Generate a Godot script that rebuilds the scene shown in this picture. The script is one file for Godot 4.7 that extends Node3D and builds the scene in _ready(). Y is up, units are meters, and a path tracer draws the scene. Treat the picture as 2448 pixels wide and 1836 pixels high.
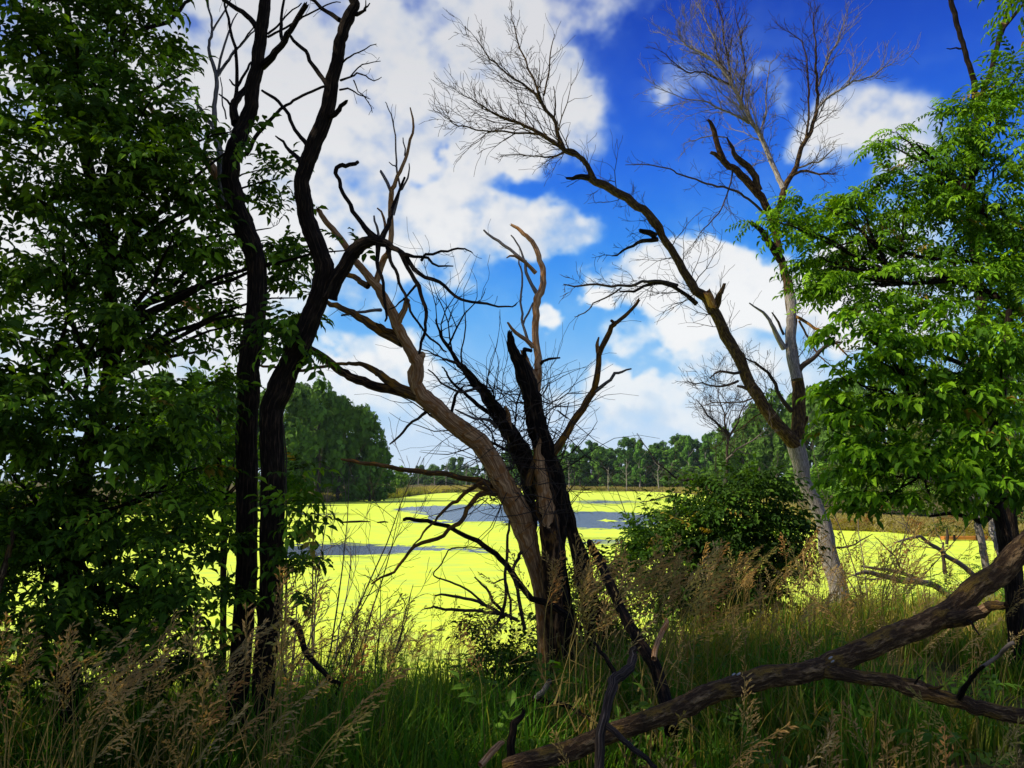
extends Node3D
# A duckweed pond seen between dead trees. Points read off the photograph are turned into places with at(x, y, distance).

const FOCAL := 2062.0
const EYE := Vector3(0, 1.6, 0)
const PITCH := 0.111
const WATER := -1.4
const TILES := {"A": Vector2(0, 0), "B": Vector2(816, 0), "C": Vector2(1632, 0), "D": Vector2(0, 612), "E": Vector2(816, 612), "F": Vector2(1632, 612), "G": Vector2(0, 1224), "H": Vector2(816, 1224), "I": Vector2(1632, 1224)}
const ZOOM := 2.7108
const WHOLE := 1.1067

var rng := RandomNumberGenerator.new()
var rough_noise := FastNoiseLite.new()
var soft_noise := FastNoiseLite.new()
var counts := {}
var M := {}
var thinnest := 0.0016


class Geo:
	var v := PackedVector3Array()
	var n := PackedVector3Array()
	var uv := PackedVector2Array()
	var c := PackedColorArray()
	var i := PackedInt32Array()
	var bumps: FastNoiseLite = null

	func mesh(material: Material) -> ArrayMesh:
		var a := []
		a.resize(Mesh.ARRAY_MAX)
		a[Mesh.ARRAY_VERTEX] = v
		if n.size() == v.size():
			a[Mesh.ARRAY_NORMAL] = n
		if uv.size() == v.size():
			a[Mesh.ARRAY_TEX_UV] = uv
		if c.size() == v.size():
			a[Mesh.ARRAY_COLOR] = c
		a[Mesh.ARRAY_INDEX] = i
		var m := ArrayMesh.new()
		m.add_surface_from_arrays(Mesh.PRIMITIVE_TRIANGLES, a)
		m.surface_set_material(0, material)
		return m

	func tri(p: Vector3, q: Vector3, r: Vector3, col: Color) -> void:
		var b := v.size()
		v.append(p)
		v.append(q)
		v.append(r)
		c.append(col)
		c.append(col)
		c.append(col)
		i.append(b)
		i.append(b + 1)
		i.append(b + 2)

	# a round branch along a line of points; amp makes its surface uneven, broken ends it in splinters
	func tube(p: PackedVector3Array, r: PackedFloat32Array, sides: int, amp := 0.0, freq := 8.0, broken := 0.0, seed_ := 1) -> void:
		var count := p.size()
		var t := (p[1] - p[0]).normalized()
		var x := t.cross(Vector3(0.31, 0.2, 0.93)).normalized()
		var around := maxf(1.0, roundf(TAU * r[0] / 0.3))
		var along := 0.0
		var first := v.size()
		var ring := sides + 1
		var local := RandomNumberGenerator.new()
		local.seed = seed_
		for k in count:
			if k > 0:
				along += p[k].distance_to(p[k - 1])
			if k < count - 1:
				t = (p[k + 1] - p[maxi(k - 1, 0)]).normalized()
			else:
				t = (p[k] - p[k - 1]).normalized()
			x = (x - t * x.dot(t)).normalized()
			var y := t.cross(x)
			var reach := 0.0
			for j in ring:
				var a := TAU * float(j % sides) / sides
				var d := x * cos(a) + y * sin(a)
				var rr := r[k]
				if amp > 0.0 and bumps != null:
					rr *= 1.0 + amp * bumps.get_noise_3dv((p[k] + d * r[k]) * freq) + amp * 0.6 * bumps.get_noise_3dv((p[k] + d * r[k]) * freq * 3.1)
				var q := p[k] + d * rr
				if broken > 0.0 and k == count - 1:
					if j < sides:
						q += t * local.randf_range(-0.3, 1.0) * broken * r[0]
					else:
						q = v[first + k * ring]
				v.append(q)
				n.append(d)
				uv.append(Vector2(around * j / sides, along / 0.5))
				c.append(Color.WHITE)
		for k in count - 1:
			for j in sides:
				var a0 := first + k * ring + j
				i.append_array(PackedInt32Array([a0, a0 + ring, a0 + ring + 1, a0, a0 + ring + 1, a0 + 1]))
		var tip := v.size()
		v.append(p[count - 1] + t * r[count - 1] * (0.8 if broken == 0.0 else -0.4))
		n.append(t)
		uv.append(Vector2(0.5, along / 0.5))
		c.append(Color.WHITE)
		for j in sides:
			i.append_array(PackedInt32Array([first + (count - 1) * ring + j, tip, first + (count - 1) * ring + j + 1]))

	func leaflet(at: Vector3, dir: Vector3, nrm: Vector3, length: float, width: float, curl: float, col: Color) -> void:
		var side := dir.cross(nrm).normalized()
		var m0 := at
		var m1 := at + dir * length * 0.33 + nrm * curl * length * 0.10
		var m2 := at + dir * length * 0.68 + nrm * curl * length * 0.04
		var m3 := at + dir * length - nrm * curl * length * 0.16
		var rise := nrm * width * 0.22
		for s: float in [-1.0, 1.0]:
			var e1 := m1 + side * s * width * 0.5 + rise
			var e2 := m2 + side * s * width * 0.38 + rise
			var k := col if s > 0 else Color(col.r * 0.92, col.g * 0.92, col.b * 0.92)
			tri(m0, e1, m1, k)
			tri(m1, e1, e2, k)
			tri(m1, e2, m2, k)
			tri(m2, e2, m3, k)


func ray(px: float, py: float) -> Vector3:
	return Vector3((px - 1224.0) / FOCAL, -(py - 918.0) / FOCAL, -1.0).rotated(Vector3.RIGHT, PITCH)


func at(px: float, py: float, depth: float) -> Vector3:
	var r := ray(px, py)
	return EYE + r * (depth / -r.z)


func on_water(px: float, py: float, y: float) -> Vector3:
	var r := ray(px, py)
	return EYE + r * ((y - EYE.y) / r.y)


func table(keys: Array, values: Array, x: float) -> float:
	if x <= keys[0]:
		return values[0]
	for k in range(1, keys.size()):
		if x < keys[k]:
			var f: float = (x - keys[k - 1]) / (keys[k] - keys[k - 1])
			f = f * f * (3.0 - 2.0 * f) * 0.5 + f * 0.5
			return lerpf(values[k - 1], values[k], f)
	return values[-1]


func near_shore(az: float) -> float:
	return table([-75, -40, -30, -10, 0, 8, 15, 21, 30, 40, 75], [20, 15, 13, 12, 12, 14, 18, 21, 24, 27, 35], az)


func far_shore(az: float) -> float:
	return table([-75, -45, -30, -19.7, -13.5, -7.8, -4.5, 0, 4, 9, 13, 16.3, 19.0, 23.4, 27, 31, 40, 75], [20.5, 48, 68, 93, 115, 147, 205, 240, 250, 230, 168, 114, 57, 55.5, 50.5, 49, 46, 35.5], az)


func height(x: float, z: float) -> float:
	var az := rad_to_deg(atan2(x, -z))
	var r := sqrt(x * x + z * z)
	var wob := soft_noise.get_noise_2d(x * 3.0, z * 3.0) * 0.06
	if absf(az) > 75.0:
		return wob - clampf((r - 12.0) * 0.03, 0.0, 1.1)
	var s := near_shore(az)
	var f := far_shore(az)
	if r < s:
		return table([0, 0.44, 0.6, 0.75, 0.9, 1.0], [0, -0.1, -0.35, -0.68, -1.1, -1.4], r / s) + wob * (1.0 - r / s)
	if r < f:
		return WATER - 0.7 * smoothstep(0.0, 2.0, minf(r - s, f - r))
	return WATER + 0.35 * smoothstep(0.0, 0.02, (r - f) / f) + 0.5 * smoothstep(0.0, 0.3, (r - f) / f) + soft_noise.get_noise_2d(x * 0.3, z * 0.3) * 0.2 * smoothstep(0.0, 0.1, (r - f) / f)


func numbered(parent: Node, called: String) -> String:
	var key := str(parent.get_instance_id()) + called
	counts[key] = counts.get(key, -1) + 1
	return called if counts[key] == 0 else "%s_%03d" % [called, counts[key]]


func thing(called: String, label: String, category: String, base: Vector3, group := "") -> Node3D:
	var o := Node3D.new()
	o.name = numbered(self, called)
	add_child(o, true)
	o.position = base
	tag(o, label, category, group)
	return o


func tag(o: Node, label: String, category: String, group := "", kind := "") -> void:
	o.set_meta("label", label)
	if category:
		o.set_meta("category", category)
	if group:
		o.set_meta("group", group)
	if kind:
		o.set_meta("kind", kind)


func put(mesh: Mesh, called: String, parent: Node, where := Transform3D.IDENTITY, stuff := false) -> MeshInstance3D:
	var o := MeshInstance3D.new()
	o.mesh = mesh
	o.name = numbered(parent, called)
	o.transform = where
	if stuff:
		o.set_meta("kind", "stuff")
	parent.add_child(o, true)
	return o


func scatter(mesh: Mesh, called: String, parent: Node, places: Array, tints: Array) -> MultiMeshInstance3D:
	var mm := MultiMesh.new()
	mm.transform_format = MultiMesh.TRANSFORM_3D
	mm.use_colors = true
	mm.mesh = mesh
	mm.instance_count = places.size()
	for k in places.size():
		mm.set_instance_transform(k, places[k])
		mm.set_instance_color(k, tints[k])
	var o := MultiMeshInstance3D.new()
	o.multimesh = mm
	o.name = numbered(parent, called)
	o.set_meta("kind", "stuff")
	parent.add_child(o, true)
	return o


# ------------------------------------------------------------------ trees from limbs

func tree(called: String, label: String, category: String, px: float, py: float, depth: float, group := "") -> Dictionary:
	var base := at(px, py, depth)
	return {"root": thing(called, label, category, base, group), "base": base, "seen": PackedVector3Array(), "depth": depth}


# One limb: points x, y, width in the pixels of an enlarged ninth of the photograph. It starts at the distance of the limb it grows from; "lean" is how much farther its end is.
func limb(t: Dictionary, called: String, tile: String, pts: Array, lean: float, mat: Material, o := {}) -> MeshInstance3D:
	var off: Vector2 = TILES[tile]
	var n := pts.size() / 3
	var c := PackedVector3Array()
	for k in n:
		c.append(Vector3(off.x + pts[3 * k] / ZOOM, off.y + pts[3 * k + 1] / ZOOM, pts[3 * k + 2] / ZOOM))
	var seen: PackedVector3Array = t.seen
	var d0: float = t.depth
	if o.has("d"):
		d0 = o.d
	else:
		var best := 1e9
		for s in seen:
			var far := Vector2(s.x - c[0].x, s.y - c[0].y).length_squared()
			if far < best:
				best = far
				d0 = s.z
	var total := 0.0
	for k in n - 1:
		total += Vector2(c[k + 1].x - c[k].x, c[k + 1].y - c[k].y).length()
	var per := maxi(2, int(ceil(total / (n - 1) / o.get("step", 16.0))))
	var p := PackedVector3Array()
	var r := PackedFloat32Array()
	var jit: float = o.get("jit", 2.0)
	var salt := rng.randf() * 900.0
	for k in n - 1:
		var e0 := c[maxi(k - 1, 0)]
		var e1 := c[k]
		var e2 := c[k + 1]
		var e3 := c[mini(k + 2, n - 1)]
		for s in per + (1 if k == n - 2 else 0):
			var f := float(s) / per
			var q: Vector3 = e1.cubic_interpolate(e2, e0, e3, f)
			var g := (k + f) / (n - 1)
			var edge := minf(1.0, 3.0 * g)
			q.x += soft_noise.get_noise_2d(salt, (k + f) * 40.0) * jit * 3.0 * edge
			q.y += soft_noise.get_noise_2d(salt + 50.0, (k + f) * 40.0) * jit * 3.0 * edge
			var d := d0 + lean * g + soft_noise.get_noise_2d(salt + 99.0, g * 60.0) * 0.25 * absf(lean) * edge
			p.append(at(q.x, q.y, d) - t.base)
			r.append(maxf(0.0022, 0.5 * e1.lerp(e2, f).z * d / FOCAL))
			seen.append(Vector3(q.x, q.y, d))
	t.seen = seen
	if o.has("sink"):  # goes on down into the ground
		p.insert(0, p[0] + Vector3(0, -o.sink, 0))
		r.insert(0, r[0] * 1.25)
	var g := Geo.new()
	g.bumps = rough_noise
	g.tube(p, r, o.get("sides", 12), o.get("amp", 0.12), o.get("freq", 6.0) * 10.0 / r[0] * 0.01, o.get("broken", 0.0), int(salt))
	var node := put(g.mesh(mat), called, t.root)
	if o.has("twigs"):
		sprout(p, r, o.twigs, mat, node)
	return node


# bare twigs along a limb: [count, length in metres, from where along the limb, levels, how much they turn up, angle]
func sprout(p: PackedVector3Array, r: PackedFloat32Array, how: Array, mat: Material, parent: Node) -> void:
	var g := Geo.new()
	var many := int(how[0] * (0.85 if thinnest > 0.004 else 0.62)) + 1
	for k in many:
		var f: float = lerpf(how[2], 1.0, (k + rng.randf()) / many)
		var at_ := clampi(int(f * (p.size() - 1)), 0, p.size() - 2)
		var dir := (p[at_ + 1] - p[at_]).normalized()
		var length: float = how[1] * rng.randf_range(0.25, 1.3) * (1.0 - 0.45 * f)
		twig(g, p[at_].lerp(p[at_ + 1], rng.randf()), dir, length, minf(r[at_] * 0.5, length * 0.011), int(how[3]), how[4], how[5] if how.size() > 5 else 0.75)
	put(g.mesh(mat), "twigs", parent, Transform3D.IDENTITY, true)


func twig(g: Geo, from: Vector3, along: Vector3, length: float, r0: float, levels: int, up: float, angle: float) -> void:
	var axis := along.cross(Vector3(rng.randf_range(-1, 1), rng.randf_range(-1, 1), rng.randf_range(-1, 1))).normalized()
	var dir := along.rotated(axis, angle * rng.randf_range(0.5, 1.5))
	var p := PackedVector3Array([from])
	var r := PackedFloat32Array([maxf(r0, thinnest)])
	var segs := 5
	for k in segs:
		dir = (dir + Vector3(rng.randf_range(-0.36, 0.36), rng.randf_range(-0.36, 0.36) + up, rng.randf_range(-0.36, 0.36))).normalized()
		p.append(p[k] + dir * length / segs)
		r.append(maxf(thinnest * 0.85, r0 * (1.0 - 0.8 * (k + 1) / segs)))
		if levels > 1 and k < segs - 1:
			for m in 1 + int(rng.randf() < 0.45):
				twig(g, p[k + 1], dir, length * rng.randf_range(0.2, 0.62), r[k + 1] * 0.7, levels - 1, up, angle)
	g.tube(p, r, 4)


# ------------------------------------------------------------------ leaves

# a compound leaf that grows along -z with its upper side up
func compound_leaf(pairs: int, length: float, width: float, stalk: float, droop: float, tint: Color, seed_: int, mat: Material) -> ArrayMesh:
	var l := RandomNumberGenerator.new()
	l.seed = seed_
	var g := Geo.new()
	var pos := Vector3.ZERO
	var dir := Vector3(0, 0.15, -1).normalized()
	var steps := pairs + 1
	for k in steps:
		var next := pos + dir * stalk / steps
		var side := dir.cross(Vector3.UP).normalized()
		var up := side.cross(dir)
		g.tri(pos + side * 0.0012, next, pos - side * 0.0012, Color(tint.r * 0.9, tint.g * 0.8, tint.b))
		pos = next
		dir = dir.rotated(side, -droop / steps)
		if k < pairs:
			for s: float in [-1.0, 1.0]:
				var b := l.randf_range(0.82, 1.15)
				var out := (side * s * l.randf_range(0.75, 1.0) + dir * l.randf_range(0.45, 0.75) - up * l.randf_range(0.05, 0.5) * (0.6 + droop)).normalized()
				var nn := (up + Vector3(l.randf_range(-0.35, 0.35), 0, l.randf_range(-0.35, 0.35))).normalized()
				nn = (nn - out * nn.dot(out)).normalized()
				g.leaflet(pos, out, nn, length * l.randf_range(0.8, 1.1), width * l.randf_range(0.85, 1.1), l.randf_range(0.2, 1.2), Color(tint.r * b, tint.g * b, tint.b * b))
	var sd := dir.cross(Vector3.UP).normalized()
	g.leaflet(pos, dir, sd.cross(dir), length * 1.15, width * 1.1, 0.8, tint)
	return g.mesh(mat)


# foliage: clumps [x, y, half width, half height] in the pixels of the whole photograph as shown, distance and its spread; returns what was scattered
func foliage(t: Dictionary, clumps: Array, depth: float, spread: float, rho: float, leaf_of: Callable, tones: Array, size: Vector2, flat: float, called: String, single: int) -> void:
	var places := []
	var tones_of := []
	var near := []
	var org: Vector3 = t.base
	for q: Array in clumps:
		var cd: float = depth + (q[4] if q.size() > 4 else rng.randf_range(-0.4, 0.4) * spread)
		var centre := at(q[0] * WHOLE, q[1] * WHOLE, cd)
		var rx: float = q[2] * WHOLE * cd / FOCAL
		var ry: float = q[3] * WHOLE * cd / FOCAL
		var rz: float = minf(spread, (rx + ry) * 0.75)
		var count := int(rho * q[2] * q[3] / 1000.0 + 1.0)
		# small boughs inside each clump gather the leaves
		var boughs := maxi(2, count / 10)
		var bough := []
		for b in boughs:
			var u := Vector3(rng.randfn(), rng.randfn(), rng.randfn()).normalized() * pow(rng.randf(), 0.45)
			bough.append(Vector3(u.x * rx, u.y * ry, u.z * rz))
		for k in count:
			var b: Vector3 = bough[rng.randi() % boughs]
			var w := Vector3(rng.randfn() * rx, rng.randfn() * ry * (0.6 - 0.6 * flat), rng.randfn() * rz) * 0.2
			var local := b + w
			var e := Vector3(local.x / rx, local.y / ry, local.z / rz)
			if e.length() > 1.12:
				local /= e.length()
			var pos := centre + local
			var out := (local.normalized() * 0.7 + Vector3(rng.randfn(), rng.randfn() * 0.5 - 0.15, rng.randfn()) * 0.6)
			out.y *= 1.0 - flat
			out = out.normalized()
			var up := (Vector3(0, 1, 0) + Vector3(rng.randfn(), rng.randfn() * 0.3, rng.randfn()) * (0.55 - 0.3 * flat)).normalized()
			var bas := Basis.looking_at(out, up) if absf(out.dot(up)) < 0.96 else Basis.looking_at(out, Vector3.RIGHT)
			var sc := rng.randf_range(size.x, size.y)
			places.append(Transform3D(Basis(bas.x * sc * rng.randf_range(0.72, 1.15), bas.y * sc, bas.z * sc), pos - org))
			var tone: Color = tones[rng.randi() % tones.size()]
			var br := rng.randf_range(0.8, 1.2)
			if rng.randf() < 0.012:
				tone = Color(0.34, 0.26, 0.04)
			tones_of.append(Color(tone.r * br, tone.g * br * rng.randf_range(0.9, 1.08), tone.b * br))
			var dd := pos - EYE
			var seen_from := dd.rotated(Vector3.RIGHT, -PITCH)
			var inside := absf(seen_from.x / seen_from.z) < 0.58 and absf(seen_from.y / seen_from.z) < 0.43
			near.append([dd.length() / sc + (0.0 if inside else 100.0), places.size() - 1])
	if single > 0:
		near.sort_custom(func(a, b): return a[0] < b[0])
		var kinds := []
		for k in tones.size():
			kinds.append(leaf_of.call(tones[k], k))
		var alone := {}
		for k in mini(single, near.size()):
			if near[k][0] > 90.0:
				break
			alone[near[k][1]] = true
			put(kinds[k % kinds.size()], "leaf", t.root, places[near[k][1]])
		var rest := []
		var rest_tones := []
		for k in places.size():
			if not alone.has(k):
				rest.append(places[k])
				rest_tones.append(tones_of[k])
		places = rest
		tones_of = rest_tones
	scatter(leaf_of.call(Color.WHITE, 77), called, t.root, places, tones_of)


# inner boughs that carry the clumps, from points along a stem (world places) to the clumps
func boughs(t: Dictionary, clumps: Array, depth: float, from: Array, mat: Material, thick: float, every := 1) -> void:
	var k := -1
	for q: Array in clumps:
		k += 1
		if k % every:
			continue
		var cd: float = depth + (q[4] if q.size() > 4 else 0.0)
		var end := at(q[0] * WHOLE, q[1] * WHOLE, cd)
		var best: Vector3 = from[0]
		for f: Vector3 in from:
			if (f + Vector3(0, 0.5, 0)).distance_to(end) < (best + Vector3(0, 0.5, 0)).distance_to(end):
				best = f
		var p := PackedVector3Array()
		var r := PackedFloat32Array()
		var mid := best.lerp(end, 0.5) + Vector3(rng.randf_range(-0.15, 0.15), 0.12 * best.distance_to(end), rng.randf_range(-0.15, 0.15))
		for s in 9:
			var f := s / 8.0
			p.append(best.lerp(mid, f).lerp(mid.lerp(end, f), f) - t.base + Vector3(rng.randfn(), rng.randfn(), rng.randfn()) * 0.012)
			r.append(lerpf(thick, 0.004, f))
		var g := Geo.new()
		g.tube(p, r, 6)
		var node := put(g.mesh(mat), "branch", t.root)
		sprout(p, r, [7, 0.22 * end.distance_to(EYE) * q[2] * WHOLE / FOCAL * 4.0, 0.35, 2, 0.03, 0.8], mat, node)


# ------------------------------------------------------------------ materials

func noise_image(w: int, h: int, freq: float, octaves: int, seed_: int, kind := FastNoiseLite.TYPE_SIMPLEX_SMOOTH) -> PackedByteArray:
	var f := FastNoiseLite.new()
	f.noise_type = kind
	f.seed = seed_
	f.frequency = freq
	f.fractal_octaves = octaves
	var im := f.get_seamless_image(w, h)
	im.convert(Image.FORMAT_L8)
	im.resize(384, 384, Image.INTERPOLATE_CUBIC)
	return im.get_data()


# bark: dark furrows along the trunk, lighter ridges, patches of a third colour
func bark(dark: Color, light: Color, patch: Color, patches: float, fibres: int, furrow: float, relief: float, seed_: int) -> StandardMaterial3D:
	var long := noise_image(384, fibres, 0.045, 4, seed_)
	var fine := noise_image(384, 300 if fibres > 100 else 64, 0.11 if fibres < 100 else 0.05, 3, seed_ + 1)
	var cells := noise_image(384, 160, 0.03, 2, seed_ + 2, FastNoiseLite.TYPE_CELLULAR)
	var blot := noise_image(384, 384, 0.008, 4, seed_ + 3)
	var grain := noise_image(384, 384, 0.2, 2, seed_ + 4)
	var rgb := PackedByteArray()
	rgb.resize(384 * 384 * 3)
	var hi := PackedByteArray()
	hi.resize(384 * 384)
	for k in 384 * 384:
		var a := (long[k] / 255.0) * 0.6 + (fine[k] / 255.0) * 0.4
		a = lerpf(a, a * cells[k] / 150.0, furrow)
		a = clampf((a - 0.28) * 2.0, 0.0, 1.0)
		var c := dark.lerp(light, a)
		var b := clampf((blot[k] / 255.0 - 1.0 + patches) * 6.0, 0.0, 1.0) * (0.45 + 0.55 * a)
		c = c.lerp(patch, b)
		var v := 0.82 + 0.36 * grain[k] / 255.0
		rgb[3 * k] = clampi(int(c.r * v * 255.0), 0, 255)
		rgb[3 * k + 1] = clampi(int(c.g * v * 255.0), 0, 255)
		rgb[3 * k + 2] = clampi(int(c.b * v * 255.0), 0, 255)
		hi[k] = clampi(int((a * 0.75 + 0.25 * grain[k] / 255.0) * 255.0), 0, 255)
	var m := StandardMaterial3D.new()
	m.albedo_texture = ImageTexture.create_from_image(Image.create_from_data(384, 384, false, Image.FORMAT_RGB8, rgb))
	m.heightmap_enabled = true
	m.heightmap_texture = ImageTexture.create_from_image(Image.create_from_data(384, 384, false, Image.FORMAT_L8, hi))
	m.heightmap_scale = relief
	m.roughness = 0.92
	m.metallic_specular = 0.25
	return m


func plain(color: Color, rough := 0.9, spec := 0.3) -> StandardMaterial3D:
	var m := StandardMaterial3D.new()
	m.albedo_color = color.linear_to_srgb()
	m.roughness = rough
	m.metallic_specular = spec
	return m


# thin green or dry blades that let light through; the colours come with the vertices
func leafy(through: Color, rough := 0.5, spec := 0.35) -> StandardMaterial3D:
	var m := StandardMaterial3D.new()
	m.vertex_color_use_as_albedo = true
	m.roughness = rough
	m.metallic_specular = spec
	m.cull_mode = BaseMaterial3D.CULL_DISABLED
	m.backlight_enabled = true
	m.backlight = through
	return m


func noise_texture(freq: float, octaves: int, seed_: int, colors: Array, stops: Array, size := 512) -> NoiseTexture2D:
	var f := FastNoiseLite.new()
	f.seed = seed_
	f.frequency = freq
	f.fractal_octaves = octaves
	var g := Gradient.new()
	g.offsets = PackedFloat32Array(stops)
	var cols := PackedColorArray()
	for c: Color in colors:
		cols.append(c.linear_to_srgb())
	g.colors = cols
	var t := NoiseTexture2D.new()
	t.width = size
	t.height = size
	t.seamless = true
	t.noise = f
	t.color_ramp = g
	return t


func make_materials() -> void:
	M.dark = bark(Color8(26, 20, 15), Color8(84, 68, 52), Color8(58, 54, 38), 0.3, 24, 0.9, 2.0, 11)
	M.pale = bark(Color8(122, 88, 58), Color8(222, 180, 128), Color8(150, 98, 48), 0.42, 36, 0.12, 0.35, 22)
	M.moss = bark(Color8(70, 50, 28), Color8(140, 112, 76), Color8(166, 116, 36), 0.5, 12, 0.3, 0.7, 33)
	M.crack = bark(Color8(38, 26, 16), Color8(150, 112, 70), Color8(120, 84, 36), 0.35, 40, 1.0, 2.2, 44)
	M.char = bark(Color8(14, 11, 9), Color8(76, 60, 44), Color8(84, 62, 40), 0.3, 14, 0.8, 2.4, 55)
	M.grey = bark(Color8(104, 98, 92), Color8(206, 198, 188), Color8(122, 106, 76), 0.25, 12, 0.3, 1.2, 66)
	M.rind = bark(Color8(58, 44, 30), Color8(142, 116, 84), Color8(126, 104, 46), 0.45, 30, 0.95, 2.6, 77)
	M.log = bark(Color8(60, 46, 32), Color8(140, 116, 82), Color8(128, 102, 44), 0.45, 180, 0.75, 1.8, 88)
	M.ash = bark(Color8(40, 34, 30), Color8(118, 106, 96), Color8(84, 72, 56), 0.3, 14, 0.4, 1.2, 99)
	M.stick = plain(Color(0.045, 0.034, 0.025))
	M.graystick = plain(Color(0.13, 0.11, 0.095))
	M.leaf = leafy(Color(0.9, 0.9, 0.22), 0.55, 0.22)
	M.leaf_far = leafy(Color(0.7, 0.7, 0.25), 0.7, 0.15)
	M.blade = leafy(Color(1.0, 1.0, 0.4), 0.6, 0.25)
	M.straw = leafy(Color(0.9, 0.8, 0.5), 0.7, 0.25)


# ------------------------------------------------------------------ the sky

var cover := PackedFloat32Array()
var cloud_noise := FastNoiseLite.new()


# where the clouds lie: x, y, half width, half height (photograph as shown), softness of the rim, how thick; negative is a gap of blue
func lay_clouds() -> void:
	var blobs := [
		[760, 150, 480, 330, 0.5, 1.0], [1000, 170, 240, 260, 0.5, 1.0], [1140, 230, 170, 130, 0.45, 1.0], [1070, 80, 150, 170, 0.6, 0.95], [1160, 492, 115, 72, 0.5, 1.0], [900, 480, 260, 110, 0.5, 1.0],
		[970, 320, 170, 100, 0.7, 1.0], [500, 350, 350, 320, 0.5, 1.0], [250, 600, 450, 280, 0.6, 1.0], [120, 300, 350, 450, 0.6, 1.0], [700, 570, 170, 80, 0.9, 0.7], [300, 60, 300, 200, 0.8, 0.9],
		[1290, 20, 120, 55, 1.0, 0.5], [1890, 265, 120, 75, 0.7, 0.8], [1850, 330, 110, 55, 0.9, 0.6], [1960, 310, 100, 90, 0.8, 0.75], [1790, 290, 80, 60, 1.0, 0.5], [1670, 190, 45, 38, 1.0, 0.38],
		[1480, 165, 60, 40, 1.0, 0.3], [1440, 605, 160, 74, 0.35, 1.0], [1560, 602, 150, 72, 0.4, 1.0], [1700, 650, 180, 75, 0.5, 1.0], [1620, 695, 210, 50, 0.7, 0.9], [1880, 620, 220, 120, 0.6, 0.95],
		[1205, 715, 44, 38, 0.55, 0.95], [1370, 740, 60, 40, 1.0, 0.6], [1480, 728, 70, 35, 0.8, 0.75], [1560, 772, 120, 50, 1.0, 0.65], [1370, 850, 72, 32, 0.7, 0.85], [1460, 846, 52, 24, 0.7, 0.85],
		[1400, 892, 140, 38, 1.0, 0.7], [1560, 902, 120, 50, 1.0, 0.5], [800, 765, 105, 58, 0.5, 1.0], [865, 805, 115, 55, 0.7, 0.9], [905, 865, 150, 50, 1.0, 0.55], [740, 850, 100, 70, 0.9, 0.6],
		[1220, 872, 75, 40, 1.0, 0.55], [420, 800, 260, 170, 0.7, 0.95], [1700, 840, 200, 90, 1.0, 0.6], [2050, 500, 200, 120, 0.9, 0.5],
		[940, 375, 60, 34, 1.0, -0.95], [850, 388, 90, 34, 1.0, -0.35], [405, 65, 70, 40, 1.0, -0.6], [633, 150, 40, 60, 1.0, -0.25], [567, 255, 22, 28, 1.0, -0.7], [1120, 400, 60, 30, 1.0, -0.5], [10, 60, 60, 60, 1.0, -0.5]]
	cover.resize(281 * 161)
	for y in 161:
		for x in 281:
			var best := 0.0
			var gap := 0.0
			var px := x * 8.0 - 16.0
			var py := y * 8.0 - 120.0
			for b: Array in blobs:
				var dx: float = (px - b[0]) / b[2]
				var dy: float = (py - b[1]) / b[3]
				var d := sqrt(dx * dx + dy * dy)
				if d < 1.0 + b[4]:
					var f: float = smoothstep(0.0, 1.0, (1.0 + b[4] * 0.5 - d) / (b[4] * 1.1)) * b[5]
					if b[5] > 0.0:
						best = maxf(best, f) + 0.25 * minf(best, f)
					else:
						gap += f
			cover[y * 281 + x] = clampf(best * 1.12 + gap, 0.0, 1.35)


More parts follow.
